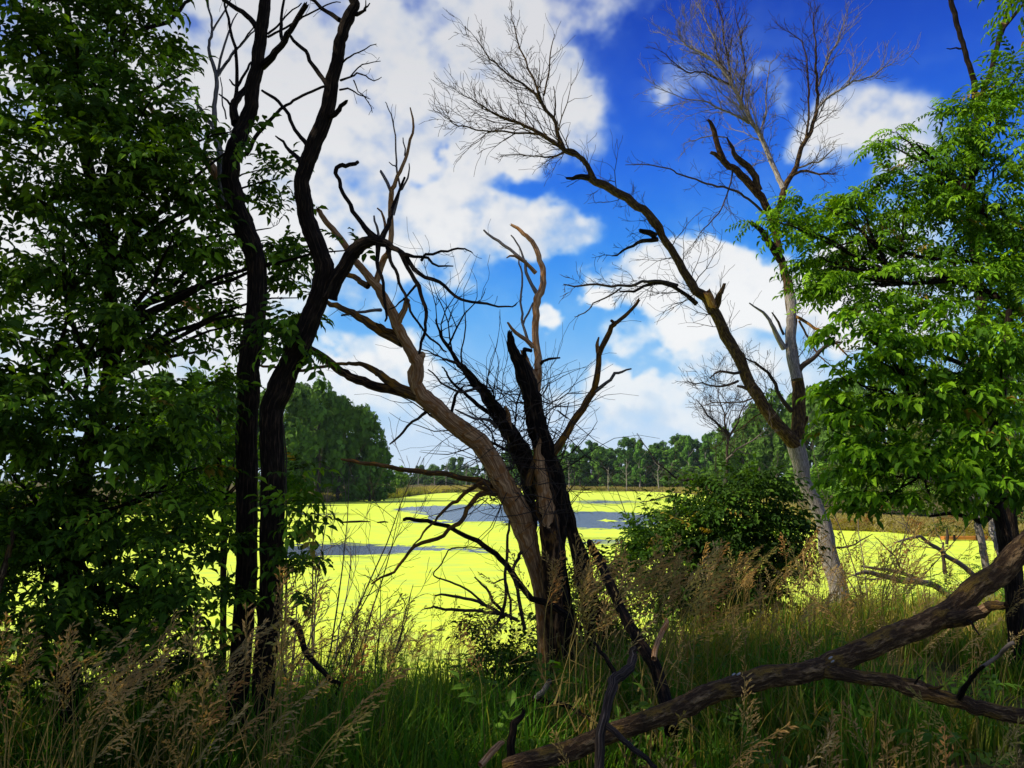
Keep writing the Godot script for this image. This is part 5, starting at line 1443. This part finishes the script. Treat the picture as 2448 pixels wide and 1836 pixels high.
	var cw := [[1650, 470, 28, 18], [1700, 480, 40, 28], [1769, 440, 42.5, 40], [1794, 520, 51, 45], [1754, 555, 38.25, 40], [1850, 410, 50, 30], [1840, 470, 75, 55], [1880, 540, 90, 55], [1950, 440, 90, 65], [1960, 370, 50, 30], [1900, 305, 36, 18], [1935, 285, 22, 28], [2030, 380, 90, 65],
		[2060, 300, 60, 40], [2040, 245, 45, 25], [2120, 260, 60, 45], [2180, 205, 45, 60], [2200, 320, 60, 80], [2130, 430, 90, 80], [2050, 510, 100, 65], [2180, 540, 70, 90], [1759, 640, 38.25, 35], [1814, 610, 42.5, 32], [1890, 620, 80, 40], [2010, 610, 90, 50], [2120, 620, 90, 50], [2200, 160, 20, 40], [2200, 640, 50, 60], [1774, 600, 34, 30]]
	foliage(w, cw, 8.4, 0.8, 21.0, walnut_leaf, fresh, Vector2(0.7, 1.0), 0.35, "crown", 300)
	boughs(w, cw, 8.4, world_line("C", [2300, 1690, 2100, 1540, 1950, 1400, 1830, 1270, 1740, 1820, 2050, 1930, 2250, 2000, 1400, 1830], 8.3), M.dark, 0.02)
	var cw2 := [[2320, 200, 120, 200], [2330, 500, 120, 200], [2250, 0, 90, 90], [2350, -150, 150, 200], [2420, 800, 180, 250]]
	foliage(w, cw2, 8.8, 1.2, 5.0, walnut_leaf, fresh, Vector2(0.9, 1.2), 0.35, "crown", 0)
	# ---- lower right: broad tiers of drooping leaves
	var b := tree("leafy_tree", "leafy tree with tiers of broad drooping leaves at the lower right", "tree", 2405, 1500, 7.2)
	limb(b, "trunk", "I", [2180, 900, 120, 2130, 400, 104, 2100, 230, 96, 2065, 80, 90, 2030, -60, 84, 2010, -300, 80, 2040, -600, 70, 2090, -900, 56, 2120, -1300, 40], 0.1, M.dark, {"sides": 14, "d": 7.2, "sink": 0.8})
	limb(b, "branch", "I", [2040, -20, 46, 1950, 60, 40, 1880, 40, 32, 1780, 15, 24, 1600, 30, 14], -0.4, M.dark, {"sides": 8})
	limb(b, "branch", "F", [2010, 1500, 50, 1850, 1450, 36, 1700, 1420, 30, 1500, 1340, 22, 1300, 1250, 12], -0.6, M.dark, {"sides": 8})
	limb(b, "branch", "F", [2020, 1250, 50, 1800, 1050, 36, 1500, 980, 26, 1300, 940, 14], -0.8, M.dark, {"sides": 8})
	limb(b, "branch", "F", [2060, 900, 44, 1800, 700, 32, 1500, 600, 22, 1250, 560, 12], -0.8, M.dark, {"sides": 8})
	var cb := [[1857, 690, 45, 22], [1900, 670, 60, 30], [1870, 725, 80, 30], [1960, 720, 100, 45], [1880, 770, 70, 28], [1990, 790, 110, 35], [2080, 720, 90, 60], [2110, 800, 100, 50], [2185, 720, 60, 90], [1812, 815, 45, 25], [1792, 860, 40, 30], [1862, 830, 70, 40], [1842, 890, 80, 32], [1940, 870, 100, 45], [1798, 935, 24, 18], [1878, 945, 64, 24],
		[1920, 960, 110, 30], [2050, 880, 100, 45], [2150, 870, 80, 60], [2020, 970, 110, 36], [2140, 960, 90, 40], [1880, 1010, 70, 20], [2200, 1000, 50, 60], [1818, 1033, 36, 15.3], [1878, 1023, 56, 22.1], [1858, 1068, 56, 22.1], [1930, 1033, 80, 25.5], [1900, 1083, 80, 22.1], [2000, 1068, 80, 25.5], [2080, 1038, 70, 25.5], [1888, 1108, 32, 13.6], [2190, 1038, 50, 34], [2170, 1088, 50, 21.25], [2090, 980, 80, 50]]
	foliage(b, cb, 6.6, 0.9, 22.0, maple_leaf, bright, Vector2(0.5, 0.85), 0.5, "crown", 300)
	boughs(b, cb, 6.6, world_line("F", [2000, 1500, 1850, 1450, 1600, 1380, 2020, 1250, 1800, 1050, 1500, 980, 2060, 900, 1800, 700, 1500, 600], 6.9), M.dark, 0.014)
	# ---- the small-leaved tree behind them
	var s := tree("small_leaved_tree", "dull olive small-leaved tree behind the leafy trees at right", "tree", 2330, 1420, 13.0)
	limb(s, "trunk", "I", [1985, 420, 50, 1960, 330, 46, 1935, 200, 46, 1912, 80, 46, 1900, -100, 40, 1880, -400, 32, 1870, -800, 22], 0.0, M.grey, {"sides": 12, "d": 13.0, "sink": 0.8})
	limb(s, "trunk", "I", [2090, 380, 48, 2055, 260, 44, 2025, 170, 44, 2000, 60, 40, 1990, -200, 34, 2000, -600, 20], 0.3, M.grey, {"sides": 12, "d": 13.2, "sink": 0.8})
	var cs := [[1990, 760, 110, 90], [2090, 700, 110, 90], [2160, 800, 90, 110], [2050, 880, 110, 100], [1940, 900, 80, 100], [1880, 1000, 60, 70], [1850, 1010, 40, 50], [1980, 1020, 90, 90], [2100, 1020, 110, 100], [2190, 950, 60, 110], [2190, 620, 60, 90], [2020, 640, 70, 50], [2150, 1110, 70, 40], [2080, 1130, 50, 30]]
	foliage(s, cs, 13.0, 1.5, 14.0, small_leaf, dull, Vector2(0.75, 1.1), 0.2, "crown", 40)
	boughs(s, cs, 13.0, world_line("F", [1900, 1600, 1890, 1300, 1880, 1100, 1870, 850], 13.0), M.graystick, 0.03)


# a neighbour of the ash, beside the place the photograph was taken from
func bank_tree(where: Vector3, tall: float, wide: float, leaves: int, tones: Array, label: String) -> void:
	where.y = height(where.x, where.z)
	var o := thing("leafy_tree", label, "tree", where)
	put(trunk_mesh(tall * 0.8, 0.22, M.dark, 41), "trunk", o)
	var lobes := []
	for k in 20:
		var y := tall * rng.randf_range(0.28, 1.0)
		var girth := wide * sqrt(maxf(0.1, 1.0 - pow((y / tall - 0.55) / 0.5, 2.0)))
		var an := rng.randf() * TAU
		lobes.append(Vector3(cos(an) * girth * sqrt(rng.randf()), y, sin(an) * girth * sqrt(rng.randf())))
	var places := []
	var tints := []
	for k in leaves:
		var p: Vector3 = lobes[rng.randi() % 20] + Vector3(rng.randfn(), rng.randfn() * 0.7, rng.randfn()) * wide * 0.19
		var out := Vector3(rng.randfn(), rng.randfn() * 0.5 - 0.2, rng.randfn()).normalized()
		var sc := rng.randf_range(1.1, 1.6)
		places.append(Transform3D(Basis.looking_at(out, Vector3(0.1, 1, 0.1)).scaled(Vector3(sc, sc, sc)), p))
		tints.append(tones[rng.randi() % tones.size()] * rng.randf_range(0.8, 1.2))
	scatter(ash_leaf(Color.WHITE, 78), "crown", o, places, tints)


func build_undergrowth() -> void:
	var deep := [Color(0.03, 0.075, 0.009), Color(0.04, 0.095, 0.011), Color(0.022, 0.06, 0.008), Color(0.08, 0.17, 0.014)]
	var s := tree("leafy_shrub", "dark rounded leafy shrub before the forked grey dead tree", "shrub", 1760, 1500, 11.5)
	var c := [[1555, 1045, 42, 26], [1605, 1055, 40, 30], [1545, 1090, 60, 36], [1640, 1070, 50, 32], [1620, 1120, 80, 50], [1470, 1115, 40, 30], [1490, 1150, 70, 45], [1410, 1165, 40, 32], [1435, 1205, 55, 40], [1380, 1195, 26, 30], [1540, 1170, 80, 50], [1640, 1180, 80, 50], [1690, 1150, 36, 34], [1705, 1105, 22, 22], [1715, 1190, 26, 26], [1560, 1235, 90, 50], [1650, 1240, 60, 45], [1470, 1260, 60, 45], [1500, 1310, 70, 40], [1600, 1310, 80, 40], [1690, 1265, 36, 36], [1400, 1240, 26, 26], [1350, 1215, 14, 18], [1520, 1030, 14, 20], [1660, 1035, 16, 20], [1440, 1115, 16, 18], [1430, 1290, 30, 30]]
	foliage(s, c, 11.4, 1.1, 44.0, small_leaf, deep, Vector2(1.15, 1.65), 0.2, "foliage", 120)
	boughs(s, c, 11.4, world_line("I", [250, 700, 330, 700, 160, 720], 11.5), M.stick, 0.022)
	var b := tree("low_shrub", "low dark shrub at the foot of the shattered dead tree", "shrub", 1270, 1650, 7.9)
	var cb := [[1050, 1370, 30, 22], [1075, 1400, 45, 32], [1120, 1425, 50, 40], [1100, 1460, 50, 40], [1035, 1350, 22, 16], [1160, 1450, 40, 50], [1200, 1460, 45, 50], [1250, 1440, 50, 50]]
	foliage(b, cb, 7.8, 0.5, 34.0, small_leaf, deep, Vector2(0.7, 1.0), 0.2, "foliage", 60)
	boughs(b, cb, 7.8, world_line("H", [1200, 1150, 1000, 1150], 7.8), M.stick, 0.012)
	var r := tree("low_shrub", "dark leafy shrub between the shattered tree and the leaning pole", "shrub", 1390, 1640, 8.3)
	var cr := [[1240, 1310, 40, 55], [1280, 1260, 40, 45], [1225, 1370, 45, 50], [1290, 1330, 50, 55], [1330, 1310, 35, 40], [1270, 1390, 60, 50], [1350, 1370, 50, 50], [1320, 1420, 60, 50], [1380, 1430, 50, 40], [1300, 1215, 22, 28]]
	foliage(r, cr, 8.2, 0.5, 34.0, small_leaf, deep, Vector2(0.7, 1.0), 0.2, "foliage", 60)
	boughs(r, cr, 8.2, world_line("H", [1500, 1100, 1600, 1100], 8.2), M.stick, 0.012)
	var l := tree("low_shrub", "tangled dark shrub under the large ash at the lower left", "shrub", 300, 1700, 5.4)
	var cl := [[60, 1390, 90, 60], [180, 1400, 110, 60], [310, 1400, 100, 60], [420, 1410, 60, 45], [240, 1320, 110, 60], [90, 1300, 110, 60], [380, 1320, 70, 60], [60, 1480, 90, 60], [200, 1490, 120, 60], [340, 1490, 110, 60], [440, 1480, 50, 50]]
	foliage(l, cl, 5.6, 0.6, 8.0, ash_leaf, deep, Vector2(0.6, 0.95), 0.2, "foliage", 60)
	boughs(l, cl, 5.6, world_line("G", [500, 1100, 300, 1100, 150, 1100, 800, 1100], 5.6), M.stick, 0.012)
	# brown withered brush and small green plants on the right shore
	var wither := [Color(0.26, 0.11, 0.03), Color(0.22, 0.13, 0.045), Color(0.30, 0.16, 0.05)]
	var q := tree("withered_bush", "rust-brown withered bush on the far right shore above the duckweed", "bush", 2030, 1265, 52.0)
	foliage(q, [[1830, 1118, 40, 20], [1880, 1122, 40, 20], [1930, 1118, 40, 22]], 52.5, 1.5, 26.0, small_leaf, wither, Vector2(1.6, 2.4), 0.2, "foliage", 0)
	var q2 := tree("withered_bush", "rust-brown withered bush near the orange plank on the right shore", "bush", 2220, 1270, 46.5)
	foliage(q2, [[2000, 1120, 40, 20], [2050, 1124, 40, 18], [2110, 1114, 50, 24], [2160, 1124, 40, 20]], 47.0, 1.5, 26.0, small_leaf, wither, Vector2(1.6, 2.4), 0.2, "foliage", 0)
	var q3 := tree("low_plant", "small green plant by the water below the orange plank", "plant", 2360, 1420, 17.0)
	foliage(q3, [[2130, 1210, 50, 20], [2100, 1240, 50, 22], [2160, 1260, 60, 24], [2080, 1285, 40, 18]], 17.0, 0.8, 30.0, small_leaf, [Color(0.12, 0.24, 0.03), Color(0.2, 0.3, 0.05)], Vector2(0.6, 0.9), 0.2, "foliage", 0)


# ------------------------------------------------------------------ grass

func tuft_mesh(seed_: int, blades: int, tall: float, tint: Color) -> ArrayMesh:
	var l := RandomNumberGenerator.new()
	l.seed = seed_
	var g := Geo.new()
	for k in blades:
		var p := Vector3(l.randfn() * 0.05, -0.03, l.randfn() * 0.05)
		var an := l.randf() * TAU
		var out := Vector3(cos(an), 0, sin(an))
		var side := Vector3(-out.z, 0, out.x)
		var h := tall * l.randf_range(0.4, 1.15)
		var lean := l.randf_range(0.08, 0.8)
		var w := l.randf_range(0.003, 0.0085)
		var q := l.randf_range(0.6, 1.35)
		var col := Color(tint.r * q, tint.g * q, tint.b * q)
		var prev := p
		for s in 4:
			var f := (s + 1) / 4.0
			var next := p + Vector3(0, h * f * (1.0 - 0.25 * lean * f * f), 0) + out * h * lean * f * f * 0.7
			var w0 := w * (1.0 - 0.85 * s / 4.0)
			var w1 := w * (1.0 - 0.85 * f)
			g.tri(prev - side * w0, next - side * w1, prev + side * w0, col)
			if s < 3:
				g.tri(prev + side * w0, next - side * w1, next + side * w1, col)
			prev = next
	return g.mesh(M.blade)


# a stalk of brome: a thin stem and a nodding seed head of many spikelets
func stem_geo(l: RandomNumberGenerator, tall: float, nod: float) -> Array:
	var p := PackedVector3Array()
	var r := PackedFloat32Array()
	var bend := Vector3(nod, 0, 0)
	for k in 9:
		var f := k / 8.0
		p.append(Vector3(0, tall * f * (1.0 - 0.12 * nod * f * f), 0) + bend * f * f * f * tall * 0.55 + Vector3(l.randfn(), 0, l.randfn()) * 0.004)
		r.append(lerpf(0.0022, 0.0012, f))
	return [p, r]


func seed_head(l: RandomNumberGenerator, p: PackedVector3Array, tint: Color) -> ArrayMesh:
	var g := Geo.new()
	var n := 19
	for k in n:
		var f := 0.76 + 0.24 * (k + 0.5) / n
		var at_ := f * 8.0
		var b := p[int(at_)].lerp(p[mini(int(at_) + 1, 8)], at_ - int(at_))
		var along := (p[8] - p[6]).normalized()
		var an := k * 2.4 + l.randf()
		var out := Vector3(cos(an), 0.0, sin(an))
		var len_ := lerpf(0.08, 0.02, (f - 0.76) / 0.24) * l.randf_range(0.6, 1.2)
		var tipdir := (out * 0.55 + along * 1.0 + Vector3(0.35, -0.25, 0)).normalized()
		var tip := b + tipdir * len_
		var q := l.randf_range(0.75, 1.25)
		var col := Color(tint.r * q, tint.g * q, tint.b * q)
		var sd := tipdir.cross(out).normalized() * 0.0007
		g.tri(b - sd, tip, b + sd, col)
		for m in 3:
			var d := (tipdir + Vector3(l.randfn(), l.randfn() - 0.3, l.randfn()) * 0.28).normalized()
			var at2 := b.lerp(tip, 0.4 + 0.3 * m)
			var s := l.randf_range(0.016, 0.027)
			var x := d.cross(Vector3(l.randfn(), l.randfn(), l.randfn())).normalized() * s * 0.14
			var y := d.cross(x)
			var mid := at2 + d * s * 0.42
			var e := at2 + d * s
			g.tri(at2, mid + x, e, col)
			g.tri(at2, mid - x, e, col)
			g.tri(at2, mid + y, e, col)
			g.tri(at2, mid - y, e, col)
	return g.mesh(M.straw)


func stalk_blades(l: RandomNumberGenerator, tall: float) -> ArrayMesh:
	var g := Geo.new()
	for k in 3:
		var y := tall * l.randf_range(0.2, 0.55)
		var an := l.randf() * TAU
		var out := Vector3(cos(an), 0, sin(an))
		var side := Vector3(-out.z, 0, out.x) * 0.004
		var e1 := Vector3(0, y + 0.1, 0) + out * 0.08
		var e2 := Vector3(0, y + 0.06, 0) + out * 0.2
		var col := Color(0.22, 0.17, 0.05)
		g.tri(Vector3(0, y, 0) - side, e1, Vector3(0, y, 0) + side, col)
		g.tri(e1 - side, e2, e1 + side, col)
	return g.mesh(M.straw)


func build_grass() -> void:
	# green grass on the bank
	var tufts := [tuft_mesh(1, 9, 0.56, Color.WHITE), tuft_mesh(2, 11, 0.42, Color.WHITE)]
	for kind in 2:
		var places := []
		var tints := []
		for k in 9500:
			var az := rng.randf_range(-42, 40)
			var s := near_shore(az)
			var r := 1.5 + (s * 1.02 - 1.5) * pow(rng.randf(), 0.75)
			var p := polar(az, r)
			p.y = height(p.x, p.z)
			var thick := soft_noise.get_noise_2d(p.x * 14.0, p.z * 14.0)
			if az > -21.0 and az < -15.0 and r < 5.25 and rng.randf() < 0.75:
				continue
			if thick < -0.14 and r < s * 0.9:
				continue
			var sc := rng.randf_range(0.75, 1.2) * (1.0 + 0.4 * thick) * (1.0 if r < s * 0.6 else 0.66)
			places.append(Transform3D(Basis(Vector3.UP, rng.randf() * TAU).scaled(Vector3(sc * 1.3, sc, sc * 1.3)), p))
			var dry := clampf(rng.randf_range(-0.5, 0.5) + smoothstep(0.4, 0.9, r / s) * 0.8 + (0.42 if az > 10.0 and r > s * 0.4 else 0.0), 0.0, 1.0)
			if rng.randf() < 0.12:
				dry = 1.0
			tints.append(Color(0.085, 0.24, 0.015).lerp(Color(0.34, 0.36, 0.05) if az < 3.0 else Color(0.42, 0.34, 0.065), dry) * rng.randf_range(0.7, 1.2))  # left of centre the yellow-green stands for sunlit grass; to the right, dry tan
		var grass := scatter(tufts[kind], "grass", self, places, tints)
		grass.set_meta("label", "tall green grass covering the near bank" if kind == 0 else "shorter green grass between the tall blades of the near bank")
	# broad-leaved weeds between the blades
	var weeds := []
	var weed_tints := []
	for k in 1800:
		var az := rng.randf_range(-36, 36)
		var r := 4.4 + (near_shore(az) - 4.4) * pow(rng.randf(), 0.8)
		var p := polar(az, r)
		if soft_noise.get_noise_2d(p.x * 11.0 + 200.0, p.z * 11.0) < 0.08:
			continue
		p.y = height(p.x, p.z) + rng.randf_range(0.1, 0.5)
		var dir := Vector3(rng.randfn(), rng.randf_range(-0.1, 0.9), rng.randfn()).normalized()
		var s := rng.randf_range(0.6, 1.3)
		weeds.append(Transform3D(Basis.looking_at(dir, Vector3(0.1, 1, 0.05)).scaled(Vector3(s, s, s)), p))
		weed_tints.append(Color(0.07, 0.17, 0.015).lerp(Color(0.16, 0.28, 0.03), rng.randf()))
	scatter(ash_leaf(Color.WHITE, 90), "weeds", self, weeds, weed_tints).set_meta("label", "broad-leaved weeds among the grass of the bank")
	# seed heads: single stalks near the camera, each a thing, then the mass of them
	var l := RandomNumberGenerator.new()
	l.seed = 77
	var kinds := []
	for k in 7:
		var tint: Color = [Color(0.52, 0.37, 0.14), Color(0.42, 0.24, 0.08), Color(0.55, 0.44, 0.2), Color(0.58, 0.41, 0.13), Color(0.46, 0.31, 0.12), Color(0.66, 0.48, 0.18), Color(0.36, 0.33, 0.10)][k]
		var sg := stem_geo(l, 1.0, [0.1, 0.3, 0.65, 0.8, 0.6, 0.2, 0.45][k])
		var st := Geo.new()
		st.tube(sg[0], sg[1], 4)
		for q in st.c.size():
			st.c[q] = Color(0.30, 0.24, 0.07)
		kinds.append([st.mesh(M.straw), seed_head(l, sg[0], tint), stalk_blades(l, 1.0)])
	# left of the twin trunk, before it, between it and the shattered tree, right of that, under the log
	var beds := [
		[-30.5, -17.5, 3.1, 5.3, 62, 0.88, 1.1, "seed-head grass stalk at the lower left under the ash"],
		[-17.5, -11.5, 3.0, 5.1, 20, 1.05, 1.28, "seed-head grass stalk standing before the dark twin trunk"],
		[-11.5, 1.0, 4.2, 10.0, 58, 0.8, 1.08, "seed-head grass stalk between the twin trunk and the shattered tree"],
		[2.0, 10.0, 4.2, 7.6, 78, 1.05, 1.4, "seed-head grass stalk before the dark shrub, beside the leaning pole"],
		[10.0, 24.0, 5.0, 13.0, 54, 1.05, 1.4, "seed-head grass stalk round the foot of the forked tree"],
		[4.0, 31.0, 2.4, 3.7, 34, 0.66, 0.98, "seed-head grass stalk in front of the fallen log"]]
	for q: Array in beds:
		for k in int(q[4]):
			var p := polar(rng.randf_range(q[0], q[1]), sqrt(rng.randf_range(q[2] * q[2], q[3] * q[3])))
			p.y = height(p.x, p.z) - 0.02
			var which := rng.randi() % kinds.size()
			var kind: Array = kinds[which]
			var words: String = ["upright tan", "reddish brown", "nodding pale", "drooping golden", "nodding brown", "upright golden", "greenish"][which] + " " + q[7]
			var o := thing("grass_stalk", words, "grass stalk", p, words.replace("stalk ", "stalks "))
			var tall: float = rng.randf_range(q[5], q[6])
			# most seed heads nod the way the wind goes, to the right
			o.transform.basis = Basis(Vector3.UP, rng.randfn() * 1.1).scaled(Vector3(tall, tall, tall) * Vector3(1.15, 1, 1.15)).rotated(Vector3(0, 0, 1), rng.randfn() * 0.09)
			put(kind[0], "stem", o)
			put(kind[1], "seed_head", o)
			put(kind[2], "blades", o, Transform3D.IDENTITY, true)
	for kind in 3:
		var places := []
		var tints := []
		for k in 750:
			var az := rng.randf_range(-38, 36)
			var s := near_shore(az)
			var r := 4.5 + (s * 1.0 - 4.5) * pow(rng.randf(), 0.8)
			var p := polar(az, r)
			p.y = height(p.x, p.z)
			if soft_noise.get_noise_2d(p.x * 9.0 + 40.0, p.z * 9.0) < -0.05:
				continue
			var tall := rng.randf_range(0.75, 1.1) * (1.0 if r < s * 0.7 else 0.8)
			places.append(Transform3D(Basis(Vector3.UP, rng.randfn() * 1.2).scaled(Vector3(tall, tall, tall)), p))
			tints.append(Color(1, 1, 1) * rng.randf_range(0.75, 1.25))
		var heads := scatter(kinds[kind * 2][1], "seed_heads", self, places, tints)
		heads.set_meta("label", "mass of %s seed heads above the grass of the bank" % ["tan", "reddish", "pale"][kind])
		var stems := scatter(kinds[kind * 2][0], "seed_stems", self, places, tints)
		stems.set_meta("label", "mass of thin stems under the %s seed heads" % ["tan", "reddish", "pale"][kind])
